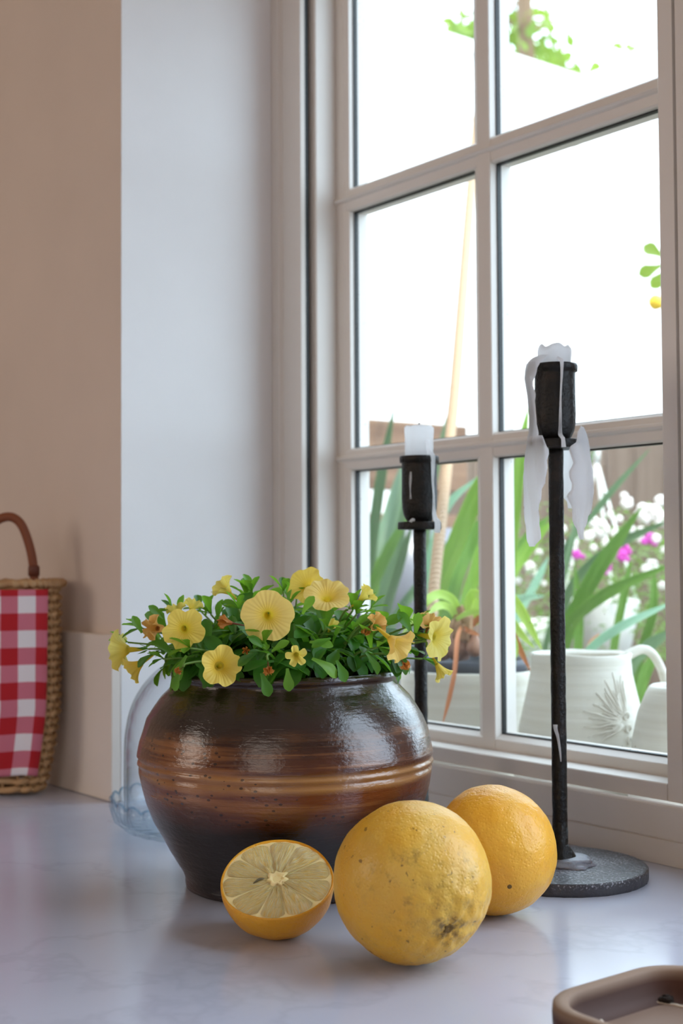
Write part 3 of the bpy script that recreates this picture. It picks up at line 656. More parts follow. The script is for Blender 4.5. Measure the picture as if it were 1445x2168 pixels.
# cloth: hangs down the front from under the rim
aR, aL = -pi/2+0.92, -pi/2-1.25
vs, uvs = [], []; nu, nv = 44, 64
def arcx(a): return R0.dot(bpt(a, 0.12)-BC)
for i in range(nu):
    a = aR + (aL-aR)*i/(nu-1)
    for j in range(nv):
        t = j/(nv-1); zt, zb = BH-0.0035, 0.0165+0.0035*sin(i/(nu-1)*5.5+0.4)
        z = zt+(zb-zt)*t
        ta = a + (0.0 if i else 0) - 0.10*t*(1-i/(nu-1))
        p = bpt(ta, z, 1.0, 0.0064+0.0018*sin(a*7+t*2)*t + 0.0012*noise.noise(V((a*3, z*40, 1))))
        vs.append(p); uvs.append((R0.dot(bpt(aR, z)-p)*1.04 + 2*CK-0.0064, (t*0.1700)+CK*1.62))
nap = fixn(mesh('gingham_cloth', vs, grid(nu, nv), m_ging, None, uvs=uvs, loc=BC-F0*0.03+Z0*0.1))
sm_ = nap.modifiers.new('thickness', 'SOLIDIFY'); sm_.thickness = 0.0010; sm_.offset = 0
tag(nap, 'red and white gingham cloth hanging down the front of the basket', 'cloth')

# ------------------------------------------------------------------ wooden tray bottom right
TX0, TX1, TY0, TY1 = -0.4090, -0.190, 0.4150, 0.5125
def rrect(inset, z, rad=0.027, n=10):
    out = []; x0, x1, y0, y1 = TX0+inset, TX1-inset, TY0+inset, TY1-inset; r = max(0.003, rad-inset*0.8)
    for cx, cy, a0 in ((x1-r, y1-r, 0), (x0+r, y1-r, pi/2), (x0+r, y0+r, pi), (x1-r, y0+r, 1.5*pi)):
        for k in range(n+1):
            a = a0+pi/2*k/n; out.append((cx+r*cos(a), cy+r*sin(a), z))
    return out
tr = thing('wooden_tray', ((TX0+TX1)/2, (TY0+TY1)/2, 0), 'dark wooden tray with pale worn rim in the bottom right corner', 'tray')
rings = [(0.0045, 0.0), (0.0015, 0.003), (0.0004, 0.009), (0.0, 0.0165), (0.0003, 0.0200), (0.0012, 0.0209), (0.0035, 0.0211), (0.0058, 0.0208), (0.0066, 0.0198), (0.0072, 0.0170), (0.0085, 0.0110), (0.0120, 0.0078), (0.0150, 0.0070)]
vs = []; n_ = 44
for i_, z_ in rings: vs += rrect(i_, z_)
mesh('tray_body', vs, grid(len(rings), n_, False, True) + [tuple(range(n_))[::-1]], m_tray, tr)
vs = rrect(0.0125, 0.00735); mesh('tray_floor', vs, [tuple(range(n_))], m_trayf, tr)
rc = V((-0.3831, 0.4688, 0.0)); vs = []
for k in range(120):
    a = 2*pi*k/120
    for j in range(8):
        b = 2*pi*j/8; w_ = 0.0009*(1+0.9*noise.noise(V((cos(a)*9, sin(a)*9, j*0.2)))); vs.append((rc.x+(0.0239+w_*cos(b))*cos(a), rc.y+(0.0239+w_*cos(b))*sin(a), 0.0076+w_*0.8*sin(b)))
mesh('residue_ring', vs, grid(120, 8, True, True), m_crumb, tr)['label'] = 'pale dried ring left on the tray floor'
def clump(p, r, label, seed, sq=(1, 1, 0.6)):
    vs, fs = [], []
    for q in range(9):
        d = V((rnd.uniform(-1, 1), rnd.uniform(-1, 1), 0))*r*0.75; v_, f_ = blob(V(p)+d+Z0*(r*0.30), r*rnd.uniform(0.35, 0.6), q+seed, 9, 6, 0.6, sq); o_ = len(vs); vs += v_; fs += [tuple(o_+i for i in f) for f in f_]
    return tag(mesh('soil_clump', vs, fs, m_soil, None, loc=p), label, 'soil', 'soil crumbs on the tray')
clump(V((-0.3945, 0.4925, 0.0076)), 0.0042, 'dark soil clump beside the pale ring in the tray', 1)
clump(V((-0.3985, 0.5035, 0.0090)), 0.0032, 'flat dark soil crumb under the back rim of the tray', 2, (1.3, 1, 0.35))
clump(V((-0.3990, 0.5110, 0.0213)), 0.0011, 'tiny soil crumb on the back rim of the tray', 3)

# ------------------------------------------------------------------ yellow flowering plant in the pot
plant = thing('flowering_plant', PC+Z0*0.127, 'bushy green plant with yellow trumpet flowers growing in the brown pot', 'plant')
def leaf_mesh(name, L, Wd, curl, fold, mat, seed=0, n=8):
    vs = []; 
    for i in range(n+1):
        t = i/n; w = Wd*0.5*max(0.05, (0.26+0.74*min(1, t/0.62)**1.5)*sqrt(max(0, 1-max(0, (t-0.66)/0.345)**2.2)))
        ang_ = curl*t; z = -L*(1-cos(ang_))/max(curl, 1e-3) if abs(curl) > 1e-3 else 0; x = L*sin(ang_)/curl if abs(curl) > 1e-3 else L*t
        for s in (-1, -0.5, 0, 0.5, 1): vs.append((x, w*s, z + fold*w*abs(s)**1.3 + 0.0001))
    me = bpy.data.meshes.new(name); me.from_pydata(vs, [], grid(n+1, 5)); me.materials.append(mat.m)
    me.polygons.foreach_set('use_smooth', [True]*len(me.polygons)); return me
lm = [leaf_mesh('leaf', L, Wd, c_, f_, m_leaf) for L, Wd, c_, f_ in ((0.0170, 0.0074, 0.5, 0.35), (0.0150, 0.0062, 0.9, 0.4), (0.0185, 0.0068, 1.1, 0.3), (0.0130, 0.0056, 0.3, 0.5), (0.0175, 0.0082, 0.7, 0.2))]
def orient(d, up):
    x = V(d).normalized(); y = V(up).cross(x)
    if y.length < 1e-3: y = V((1, 0, 0)).cross(x)
    y.normalize(); z = x.cross(y); return Matrix((x, y, z)).transposed().to_4x4()
nleaf = [0]
pb0 = base(plant)
fill_v, fill_f = [], []
def add_leaf(p, d, up, k=None, sc=1.0, single=True):
    me = lm[k if k is not None else rnd.randrange(len(lm))]; mt = orient(d, up)
    if single:
        o = bpy.data.objects.new('leaf', me); COL.objects.link(o); o.parent = plant
        o.matrix_local = Matrix.Translation(V(p)-pb0) @ mt @ Matrix.Scale(sc, 4); nleaf[0] += 1
    else:
        o_ = len(fill_v); mm = Matrix.Translation(V(p)) @ mt @ Matrix.Scale(sc, 4)
        fill_v.extend([mm @ v.co for v in me.vertices]); fill_f.extend([tuple(o_+i for i in q.vertices) for q in me.polygons])
def outv(p):
    d = V((p.x-PC.x, p.y-PC.y, 0)); return d.normalized() if d.length > 1e-4 else V((1, 0, 0))
def add_stem(tip, nl, single=True, rad=0.0009, droop=0.0, rosette=True, sc=1.0):
    d = outv(tip); rr = min(0.058, 0.35*V((tip.x-PC.x, tip.y-PC.y, 0)).length + rnd.uniform(0, 0.012))
    b0 = V((PC.x, PC.y, PC.z+0.1265)) + d*rr
    rim = V((PC.x, PC.y, 0)) + d*min(0.066, 0.8*V((tip.x-PC.x, tip.y-PC.y, 0)).length) + Z0*max(0.146, tip.z*0.6+0.146*0.4)
    pts = spline([b0, b0*0.45+rim*0.55+Z0*0.002, rim, tip], 18)
    if single: tube('stem', pts, lambda t: rad*(1.2-0.5*t), m_stem, plant, 6)
    fr_ = frames(pts)
    for i in range(nl):
        t = 0.42+0.55*(i+rnd.random()*0.6)/nl; k = min(17, int(t*17)); p = pts[k]; tt, s, u = fr_[k]
        a = i*2.4+rnd.random()*0.6; dd = (s*cos(a)+u*sin(a))*0.85 + tt*rnd.uniform(0.2, 0.8)
        add_leaf(p, dd, tt*0.4+Z0*0.8+V((rnd.uniform(-.3, .3), rnd.uniform(-.3, .3), 0)), None, sc*rnd.uniform(0.7, 1.12), single)
    if rosette:
        tt, s, u = fr_[-1]
        for i in range(4):
            a = i*pi/2+rnd.random(); add_leaf(pts[-1], tt*0.9+(s*cos(a)+u*sin(a))*0.6, Z0, 3, sc*rnd.uniform(0.55, 0.85), single)
    return pts
# main shoots: tips in photo-like places all round the pot
tips = []
for k in range(24):
    a = k*2.39996; q = sqrt((k+0.5)/24)*0.088
    z = 0.190 - 0.034*(q/0.088)**2.2 + rnd.uniform(-0.006, 0.005)
    tips.append(PC + V((cos(a)*q, sin(a)*q, z)))
tips += [at(300, 1330, 0.85), at(270, 1360, 0.86), at(365, 1295, 0.86), at(345, 1395, 0.83), at(880, 1320, 0.85), at(910, 1350, 0.85), at(895, 1395, 0.86), at(520, 1262, 0.86), at(600, 1252, 0.87), at(755, 1300, 0.84)]
for i, tp in enumerate(tips): add_stem(tp, 4, True, sc=1.45)
for k in range(150):
    a = rnd.random()*2*pi; q = sqrt(rnd.random())*0.086; z = 0.178 - 0.024*(q/0.08)**2 + rnd.uniform(-0.012, 0.004)
    add_stem(PC + V((cos(a)*q, sin(a)*q, z)), 6, False, rosette=False, sc=1.3)
# leaves hanging over the rim, seen singly in the photo
for px, py, px2, py2, d, k, sc in ((553, 1425, 572, 1474, 0.787, 4, 1.05), (608, 1415, 612, 1464, 0.787, 4, 1.0), (712, 1398, 735, 1442, 0.79, 4, 1.0), (395, 1388, 362, 1440, 0.80, 2, 1.2), (385, 1415, 358, 1462, 0.80, 2, 1.0), (325, 1385, 290, 1400, 0.83, 2, 1.1), (660, 1395, 722, 1420, 0.785, 2, 1.25), (545, 1382, 500, 1405, 0.79, 0, 1.2), (560, 1375, 535, 1350, 0.79, 0, 1.1), (575, 1380, 600, 1360, 0.79, 0, 1.0), (700, 1352, 668, 1362, 0.79, 0, 1.1), (655, 1360, 705, 1362, 0.79, 0, 1.15), (640, 1300, 655, 1268, 0.80, 4, 1.2), (800, 1330, 848, 1300, 0.83, 0, 1.2), (870, 1340, 850, 1295, 0.83, 4, 1.2), (880, 1340, 885, 1300, 0.83, 4, 1.1), (745, 1330, 780, 1300, 0.82, 0, 1.2), (300, 1340, 288, 1315, 0.84, 0, 1.2), (345, 1310, 325, 1288, 0.85, 0, 1.2), (700, 1300, 712, 1278, 0.83, 4, 1.2), (515, 1290, 470, 1270, 0.85, 0, 1.3)):
    a_, b_ = at(px, py, d), at(px2, py2, d-0.004); dd = b_-a_
    add_leaf(a_, dd, -FW*0.8+Z0*0.6, k, max(0.75, dd.length/0.0172), True)
ff = mesh('inner_foliage', fill_v, fill_f, m_leaf2, plant); ff['kind'] = 'stuff'

def corolla(r, depth, flare, ruffle, notch, seed, nr=15, na=50, squash=0.0):
    """trumpet pointing along +Z; returns verts, uvs"""
    vs, uvs = [], []
    for i in range(nr):
        t = i/(nr-1)
        for k in range(na):
            a = 2*pi*k/na; lob = 0.5+0.5*cos(5*a)
            edge = 1 - notch*2.1*(1-lob)**3*max(0, t-0.35)/0.65 + 0.03*noise.noise(V((cos(a)*2.5, sin(a)*2.5, seed)))*t
            if t < 0.3:
                u = t/0.3; rr = r*(0.02+0.13*u**0.6); z = -depth*(1-u)-0.26*r*u
            else:
                u = (t-0.3)/0.7; rr = r*(0.15+0.85*u**1.15)*edge; z = -0.26*r*(1-u)**2.2*(1.0+(1-flare)*2.2) + depth*0.45*(1-flare)*u - 0.14*r*flare*u*u
                z += 0.05*r*u*abs(cos(2.5*a)) - 0.02*r*u*abs(cos(5*a)); z += ruffle*r*u*u*(0.55*cos(5*a+pi)+0.6*noise.noise(V((cos(a)*1.6, sin(a)*1.6, seed*2.3)))+0.3*sin(11*a+seed))
            vs.append(V((rr*cos(a)*(1+squash), rr*sin(a)*(1-squash), z))); uvs.append((t, k/na))
    return vs, uvs, grid(nr, na, False, True)
def flower(px, py, dep, rpx, dirn, mat, depth=0.9, flare=1.0, ruffle=0.12, notch=0.10, seed=0, squash=0.0, spin=0.0, stem=True, label=None):
    """centre of the open face at pixel px,py and distance dep; dirn = screen right, up, toward camera"""
    r = rpx*dep/FPX; n = scr(*dirn); c = at(px, py, dep); ax, ay, az = basis(n); ax, ay = ax*cos(spin)+ay*sin(spin), ay*cos(spin)-ax*sin(spin)
    vs, uvs, fs = corolla(r, depth*r, flare, ruffle, notch, seed, squash=squash)
    W_ = [c + ax*v.x + ay*v.y + az*v.z for v in vs]
    o = mesh('flower', W_, fs, mat, plant, uvs=uvs)
    if label: o['label'] = label
    # calyx: five pointed sepals round the tube
    b = c - az*(depth*r); vv, ff_ = [], []
    for k in range(5):
        a = 2*pi*k/5+0.3; e = ax*cos(a)+ay*sin(a); s = az.cross(e); o_ = len(vv)
        q = r*0.12
        vv += [b-az*q*1.2, b+e*q*1.2+s*q*0.55+az*q*0.8, b+e*q*2.2+az*q*3.4, b+e*q*1.2-s*q*0.55+az*q*0.8]; ff_.append((o_, o_+1, o_+2, o_+3))
    mesh('calyx', vv, ff_, m_leaf2, o)
    if 0:
        tube('stamen', [c-az*(depth*r*0.5), c+az*r*0.05], r*0.035, m_pet_l, o, 6)
    if stem:
        rt = V((PC.x, PC.y, 0)) + outv(c)*min(0.05, 0.55*V((c.x-PC.x, c.y-PC.y, 0)).length) + Z0*min(0.145, c.z-0.004); b2 = b-az*r*0.14
        tube('stem', spline([rt, rt*0.5+b2*0.5+Z0*0.003-az*0.004, b2-az*0.004, b2], 12), 0.00075, m_stem, plant, 6)
    return o
flower(566, 1305, 0.795, 57, (0.02, -0.05, 1), m_pet_p, 1.0, 0.9, 0.07, 0.05, 1, 0.02, 0.3)
flower(389, 1333, 0.805, 47, (0.05, -0.05, 1), m_pet_y, 0.9, 0.9, 0.12, 0.10, 2, 0.04, 0.9)
flower(467, 1410, 0.788, 45, (0.28, 0.12, 0.93), m_pet_y, 1.0, 0.55, 0.15, 0.09, 3, 0.0, 0.1)
flower(692, 1258, 0.820, 50, (0.06, 0.76, 0.60), m_pet_p, 1.2, 0.85, 0.10, 0.06, 4, 0.0, 0.6)
flower(648, 1240, 0.855, 43, (-0.35, 0.45, 0.8), m_pet_y, 1.2, 0.7, 0.14, 0.08, 5, 0.0, 0.0)
flower(771, 1262, 0.840, 24, (0.70, 0.60, 0.35), m_pet_l, 1.9, 0.25, 0.22, 0.25, 6)
flower(476, 1246, 0.850, 29, (-0.62, 0.62, 0.35), m_pet_l, 1.7, 0.35, 0.20, 0.15, 7)
flower(627, 1388, 0.780, 24, (0.05, -0.10, 1), m_pet_l, 1.0, 0.35, 0.35, 0.22, 8, 0.0, 0.5)
flower(838, 1362, 0.800, 40, (0.55, -0.42, 0.45), m_pet_p, 1.7, 0.35, 0.22, 0.15, 9)
flower(930, 1352, 0.835, 50, (0.80, -0.10, 0.60), m_pet_l, 1.2, 0.8, 0.16, 0.10, 10)
flower(908, 1318, 0.845, 30, (0.2, 0.8, 0.5), m_pet_t, 1.1, 0.5, 0.22, 0.12, 11)
flower(930, 1416, 0.835, 23, (0.50, -0.84, 0.20), m_pet_l, 2.2, 0.15, 0.25, 0.22, 12)
flower(256, 1376, 0.850, 45, (-0.82, -0.05, -0.25), m_pet_l, 1.3, 0.6, 0.18, 0.14, 13)
flower(287, 1412, 0.845, 32, (-0.76, -0.52, 0.10), m_pet_y, 1.8, 0.35, 0.20, 0.12, 14)
flower(326, 1330, 0.845, 30, (-0.5, 0.1, 0.7), m_pet_t, 1.0, 0.3, 0.45, 0.3, 15, label='shrivelling peach coloured flower')
flower(408, 1282, 0.850, 23, (0.2, 0.7, -0.4), m_pet_l, 1.2, 0.4, 0.3, 0.2, 16)
flower(372, 1292, 0.855, 24, (-0.2, 0.8, -0.3), m_pet_l, 1.2, 0.4, 0.3, 0.2, 17)
flower(484, 1318, 0.815, 16, (-0.85, 0.2, 0.4), m_pet_w, 3.0, 0.15, 0.5, 0.3, 18, label='wilted brown flower')
flower(568, 1416, 0.783, 13, (0.1, -0.6, 0.7), m_pet_w, 1.8, 0.3, 0.7, 0.4, 19, label='wilted brown flower')
flower(793, 1322, 0.815, 26, (0.55, 0.35, 0.6), m_pet_t, 1.8, 0.3, 0.4, 0.2, 20, label='wilting tan flower')
flower(776, 1336, 0.810, 11, (-0.4, -0.6, 0.6), m_pet_w, 1.6, 0.3, 0.8, 0.4, 21, label='wilted brown flower')
flower(857, 1408, 0.805, 12, (0.4, -0.5, 0.7), m_pet_w, 1.6, 0.3, 0.8, 0.4, 22, label='wilted brown flower')
flower(520, 1378, 0.795, 9, (0.1, 0.3, 0.9), m_pet_w, 1.6, 0.3, 0.8, 0.4, 23, label='wilted brown flower')
flower(378, 1420, 0.795, 9, (-0.5, -0.4, 0.7), m_pet_w, 1.6, 0.3, 0.8, 0.4, 24, label='wilted brown flower')
flower(700, 1325, 0.83, 20, (0.3, 0.8, 0.4), m_pet_l, 1.6, 0.3, 0.3, 0.2, 25)

# ------------------------------------------------------------------ outside: ground, walls, fence
struct(box('ground', (-8, 0.83, -0.60), (4, 12, -0.50), m_ground))
tag(box('stone_ledge', (-1.9, 0.822, -0.5), (1.2, 1.06, -0.0265), m_stone), 'pale stone ledge outside under the window carrying the white pots', 'ledge')
ww = thing('rendered_wall', (-3.05, 4.5, -0.5), 'tall sunlit white wall filling the view beyond the garden', 'wall')
box('wall_slab', (-3.10, 0.9, -0.5), (-3.0, 12, 1.585), m_render, ww); box('wall_slab', (-3.10, 0.9, 1.60), (-3.005, 12, 1.80), m_render, ww)
box('coping', (-3.13, 0.9, 1.80), (-2.985, 12, 1.835), m_render, ww)
pf = thing('timber_planter_wall', (-1.82, 1.5, -0.5), 'brown horizontal timber boards outside, left pane', 'planter')
for z0, z1, y0, y1 in ((0.335, 0.457, 1.10, 1.69), (0.190, 0.292, 1.10, 1.67), (0.060, 0.170, 1.10, 1.66), (-0.075, 0.045, 1.10, 1.66)):
    box('board', (-1.83, y0, z0), (-1.80, y1, z1), m_board, pf, 0.002)
for y0 in (1.15, 1.60): box('post', (-1.87, y0, -0.5), (-1.8305, y0+0.05, 0.45), m_board, pf)
fn_ = thing('board_fence', (-2.3, 2.62, -0.5), 'weathered vertical board fence beyond the flowers', 'fence')
for k in range(16):
    x0 = -2.95+k*0.098; dz = rnd.uniform(-0.012, 0.012); box('board', (x0, 2.60+rnd.uniform(0, 0.008), -0.5), (x0+0.093, 2.622, 0.505+dz), m_fence, fn_, 0.002)
for zz in (-0.2, 0.3): box('rail', (-2.95, 2.632, zz), (-1.35, 2.66, zz+0.07), m_fence, fn_)

# ------------------------------------------------------------------ outside pots
SJ = 1.17/FPX
JC = at(1230, 1500, 1.17); JC.z = -0.0265
jug = thing('stoneware_jug', JC, 'white stoneware jug with a loop handle standing outside the right pane', 'jug')
jp = [(0.001, 0.0), (0.045, 0.0), (0.052, 0.006), (0.0575, 0.022), (0.0595, 0.045), (0.0580, 0.068), (0.0545, 0.090), (0.0510, 0.106), (0.0470, 0.122), (0.0445, 0.136), (0.0437, 0.148), (0.0442, 0.1525), (0.0430, 0.154), (0.0405, 0.150), (0.0410, 0.13), (0.050, 0.09), (0.053, 0.05), (0.001, 0.03)]
def jfn(r, z, a): return r + (0.0007*noise.noise(V((cos(a)*1.2, sin(a)*1.2, z*30))) + 0.00045*sin(z*620) + 0.0004*noise.noise(V((cos(a)*2, sin(a)*2, z*120))))*(1 if r > 0.01 else 0), z + (0.0012*noise.noise(V((cos(a)*1.5, sin(a)*1.5, 3))) if z > 0.14 else 0)
lathe('body', jp, JC, m_clay, jug, 96, jfn, (False, False))
jh = lambda u, z: JC + (R0*0.97 + F0*0.22)*u + Z0*z
tube('handle', spline([jh(0.038, 0.146), jh(0.046, 0.151), jh(0.058, 0.1555), jh(0.068, 0.152), jh(0.077, 0.138), jh(0.082, 0.118), jh(0.080, 0.095), jh(0.072, 0.074), jh(0.056, 0.062)], 44), lambda t: 0.0062-0.0014*sin(pi*t), m_clay, jug, 14, flat=0.8)
# radiating pressed ridges and ring marks low on the jug's right side
vs, fs = [], []
def js(a, z, o=0.0006):
    r_ = 0.0595 - 0.0000*z
    for (ra, za), (rb, zb) in zip(jp[2:11], jp[3:12]):
        if za <= z <= zb: r_ = ra+(rb-ra)*(z-za)/(zb-za)
    return polar(JC, a, r_+o, JC.z+z)
for k in range(22):
    th_ = pi*(0.42+0.75*k/21); L_ = rnd.uniform(0.018, 0.038); p_ = []
    for i in range(6):
        q = 0.006+L_*i/5; p_.append(js(0.58 + q*cos(th_)/0.058 + 0.03*sin(i+k), 0.098 + q*sin(th_) + 0.0008*sin(k+i*2)))
    v_, f_ = tube_data(p_, lambda t: 0.0010*(1-t)+0.0003, 5); o_ = len(vs); vs += v_; fs += [tuple(o_+i for i in f) for f in f_]
fixn(mesh('pressed_relief', vs, fs, m_clay2, jug))
for zz in (0.103, 0.0925, 0.083):
    ctr = js(0.62, zz, 0.0008); ax, ay, az = basis(polar(V((0, 0, 0)), 0.62, 1, 0)); tube('ring_mark', [ctr+(ax*cos(2*pi*k/20)+ay*sin(2*pi*k/20))*0.0032 for k in range(20)], 0.0007, m_clay2, jug, 6, True)
KC = at(1462, 1500, 1.075); KC.z = -0.0265
bw = lathe('stoneware_pot', [(0.001, 0), (0.042, 0.0), (0.049, 0.008), (0.0515, 0.03), (0.0505, 0.06), (0.0470, 0.090), (0.0420, 0.112), (0.0360, 0.127), (0.0325, 0.1325), (0.0300, 0.134), (0.0280, 0.130), (0.036, 0.11), (0.045, 0.06), (0.001, 0.03)], KC, m_clay, None, 80, jfn, (False, False), loc=KC)
tag(bw, 'cropped white stoneware pot outside at the right edge of the right pane', 'pot')
QC = at(992, 1480, 1.30); QC.z = -0.0265
pw = lathe('stoneware_planter', [(0.001, 0), (0.040, 0.0), (0.050, 0.012), (0.060, 0.045), (0.0650, 0.085), (0.0670, 0.122), (0.0675, 0.1285), (0.0660, 0.1300), (0.0640, 0.128), (0.0635, 0.09), (0.055, 0.04), (0.001, 0.03)], QC, m_clay, None, 80, jfn, (False, False), loc=QC)
tag(pw, 'wide white stoneware planter outside holding a drooping bulb plant', 'planter')
pp = lathe('plastic_pot', [(0.001, 0.055), (0.040, 0.055), (0.0555, 0.128), (0.0575, 0.134), (0.0575, 0.1395), (0.0560, 0.140), (0.0545, 0.137), (0.0540, 0.130), (0.001, 0.131)], QC, m_plast, None, 64, None, (False, False), loc=QC)
tag(pp, 'dark grey plastic pot set inside the white planter outside', 'pot')
bp = thing('bulb_plant', QC+Z0*0.131, 'bulb plant with arching pale green strap leaves in the white planter', 'plant')
def bulb(px, py, d, r, hgt, name='bulb'):
    c = at(px, py, d); prof_ = [(0.001, -r*0.9), (r*0.6, -r*0.75), (r*0.95, -r*0.2), (r, 0.1*r), (r*0.85, r*0.6), (r*0.5, r*1.1), (r*0.32, r*1.6), (r*0.28, hgt), (r*0.2, hgt*1.02)]
    return lathe(name, prof_, c, m_bulb, bp, 28, lambda q, z, a: (q*(1+0.05*noise.noise(V((cos(a)*2, sin(a)*2, z*50)))), z))
bulb(972, 1372, 1.285, 0.0145, 0.030); bulb(1004, 1374, 1.27, 0.0085, 0.016); bulb(935, 1378, 1.29, 0.011, 0.02)
def husk(px, py, d, r, seed):
    v_, f_ = blob(at(px, py, d), r, seed, 14, 10, 0.9, (0.8, 0.8, 1.3)); mesh('husk', v_, f_, m_husk, bp)
husk(978, 1325, 1.285, 0.012, 2); husk(988, 1345, 1.275, 0.009, 5); husk(965, 1335, 1.28, 0.008, 8)
def blade(name, pts, wpx, mat, parent, d=None, fold=0.25, n=26, taper=0.7, face=None, base_w=0.55):
    P = spline(pts, n); vs, uvs = [], []
    for i, p in enumerate(P):
        t = i/(n-1); tt = (P[min(i+1, n-1)]-P[max(i-1, 0)]).normalized(); vw = (face if face is not None else (CAM-p)).normalized(); s = tt.cross(vw).normalized(); nn = s.cross(tt)
        w = wpx*0.5*(min(1, base_w+t*1.6))*(1-max(0, (t-taper)/(1-taper))**1.6)+0.0004
        for q in (-1, -0.5, 0, 0.5, 1):
            vs.append(p + s*w*q + nn*(-fold*w*(1-abs(q)))); uvs.append((q*0.5+0.5, t*6))
    # second skin gives the blade its thickness
    k = len(vs); nrm = []
    for i, p in enumerate(P):
        tt = (P[min(i+1, n-1)]-P[max(i-1, 0)]).normalized(); vw = (face if face is not None else (CAM-p)).normalized(); s = tt.cross(vw).normalized(); nn = s.cross(tt)
        for j in range(5): vs.append(vs[i*5+j] - nn*0.0006); uvs.append(uvs[i*5+j])
    g = grid(n, 5); fs = list(g) + [tuple(k+i for i in q)[::-1] for q in g]
    return mesh(name, vs, fs, mat, parent, uvs=uvs)
def bl(parent, pix, w, mat, name='leaf', fold=0.25, taper=0.7, base_w=0.55, lab=None, thick=None):
    """pix: (px, py, d); w in px at the middle distance"""
    pts = [at(*p) for p in pix]; dm = pix[len(pix)//2][2]
    o = blade(name, pts, w*dm/FPX, mat, parent, fold=fold, taper=taper, base_w=base_w)
    if lab: o['label'] = lab
    return o
B0 = (985, 1335, 1.29)
bl(bp, [(975, 1325, 1.29), (962, 1275, 1.28), (930, 1258, 1.27), (900, 1275, 1.26), (876, 1310, 1.26), (850, 1345, 1.26)], 17, m_strap, taper=0.6)
bl(bp, [(972, 1330, 1.29), (955, 1290, 1.27), (930, 1282, 1.25), (905, 1300, 1.24)], 14, m_strap)
bl(bp, [(985, 1325, 1.29), (990, 1280, 1.28), (1000, 1258, 1.27), (1020, 1262, 1.26), (1050, 1290, 1.25)], 16, m_strap)
bl(bp, [(960, 1315, 1.28), (985, 1300, 1.26), (1010, 1295, 1.25), (1040, 1310, 1.24), (1075, 1345, 1.23), (1085, 1400, 1.22), (1078, 1520, 1.21)], 12, m_strap, taper=0.8)
bl(bp, [(988, 1330, 1.30), (1020, 1262, 1.30), (1058, 1250, 1.29), (1090, 1275, 1.28), (1120, 1325, 1.27), (1146, 1375, 1.26)], 20, m_strap, taper=0.65)
bl(bp, [(988, 1330, 1.29), (1030, 1290, 1.28), (1070, 1300, 1.27), (1100, 1340, 1.26), (1130, 1372, 1.26)], 15, m_strap, taper=0.65)
bl(bp, [(990, 1330, 1.29), (1040, 1300, 1.27), (1072, 1330, 1.25), (1090, 1372, 1.24), (1078, 1420, 1.23)], 13, m_strap)
bl(bp, [(982, 1330, 1.30), (1000, 1265, 1.31), (1006, 1250, 1.31)], 20, m_strap, taper=0.9)
bl(bp, [(978, 1322, 1.28), (968, 1350, 1.24), (962, 1420, 1.215), (950, 1480, 1.21), (937, 1530, 1.21)], 8, m_dead, lab='long dead orange brown leaf')
bl(bp, [(990, 1330, 1.28), (1040, 1290, 1.27), (1070, 1320, 1.25), (1092, 1360, 1.245), (1122, 1420, 1.24)], 15, m_dead, lab='dead orange brown leaf')
bl(bp, [(975, 1325, 1.28), (990, 1335, 1.26), (1015, 1345, 1.26)], 8, m_dead, lab='dead orange brown leaf')

# coiled manila rope leaning outside
rp = spline([at(912, 1400, 1.44), at(918, 1250, 1.45), at(960, 850, 1.60), at(995, 420, 1.84), at(1036, -60, 2.15), at(1060, -400, 2.4)], 900)
fr_ = frames(rp); vs = []; L_ = 0.0
for i, (p, (t, s, u)) in enumerate(zip(rp, fr_)):
    if i: L_ += (p-rp[i-1]).length
    for k in range(14):
        a = 2*pi*k/14; w_ = 0.5+0.5*cos(2*pi*L_/0.0060 + a); r_ = 0.0066*(0.80+0.24*w_**0.6); vs.append(p + s*r_*cos(a) + u*r_*sin(a))
ro = fixn(mesh('rope', vs, grid(900, 14, False, True), m_rope, None, loc=rp[0])); tag(ro, 'thick tan twisted rope rising outside behind the mullion', 'rope')

# ------------------------------------------------------------------ outside: flax clumps
fl = thing('flax_clump', at(790, 1500, 1.95), 'clump of tall dark green flax blades seen in the lower left pane', 'plant', 'flax clumps')
for pix, w, m_ in (([(800, 1480, 1.95), (782, 1250, 1.9), (800, 1050, 1.85), (835, 855, 1.8)], 22, m_fxd), ([(770, 1480, 1.95), (764, 1250, 1.9), (766, 1080, 1.88), (764, 960, 1.86)], 24, m_fxm), ([(760, 1480, 1.9), (785, 1230, 1.9), (830, 1080, 1.95), (860, 960, 2.0)], 31, m_fxd), ([(790, 1480, 1.9), (775, 1300, 1.85), (815, 1180, 1.8), (870, 1085, 1.78)], 22, m_fxm), ([(820, 1480, 1.9), (815, 1320, 1.8), (845, 1200, 1.75), (872, 1110, 1.7)], 18, m_fxd), ([(790, 1480, 2.0), (800, 1300, 2.0), (840, 1150, 2.0), (850, 1020, 2.0)], 28, m_fxd), ([(800, 1480, 1.9), (825, 1330, 1.9), (900, 1220, 1.9), (960, 1130, 1.9)], 18, m_fxd), ([(780, 1480, 1.95), (770, 1350, 1.9), (790, 1250, 1.86), (800, 1180, 1.84)], 20, m_fxl), ([(760, 1470, 2.0), (757, 1330, 2.0), (762, 1200, 2.0), (790, 1100, 2.0)], 23, m_fxm)):
    bl(fl, pix, w, m_)
fm = thing('flax_clump', at(935, 1520, 1.75), 'clump of broad bright green flax blades behind the bulb plant', 'plant', 'flax clumps')
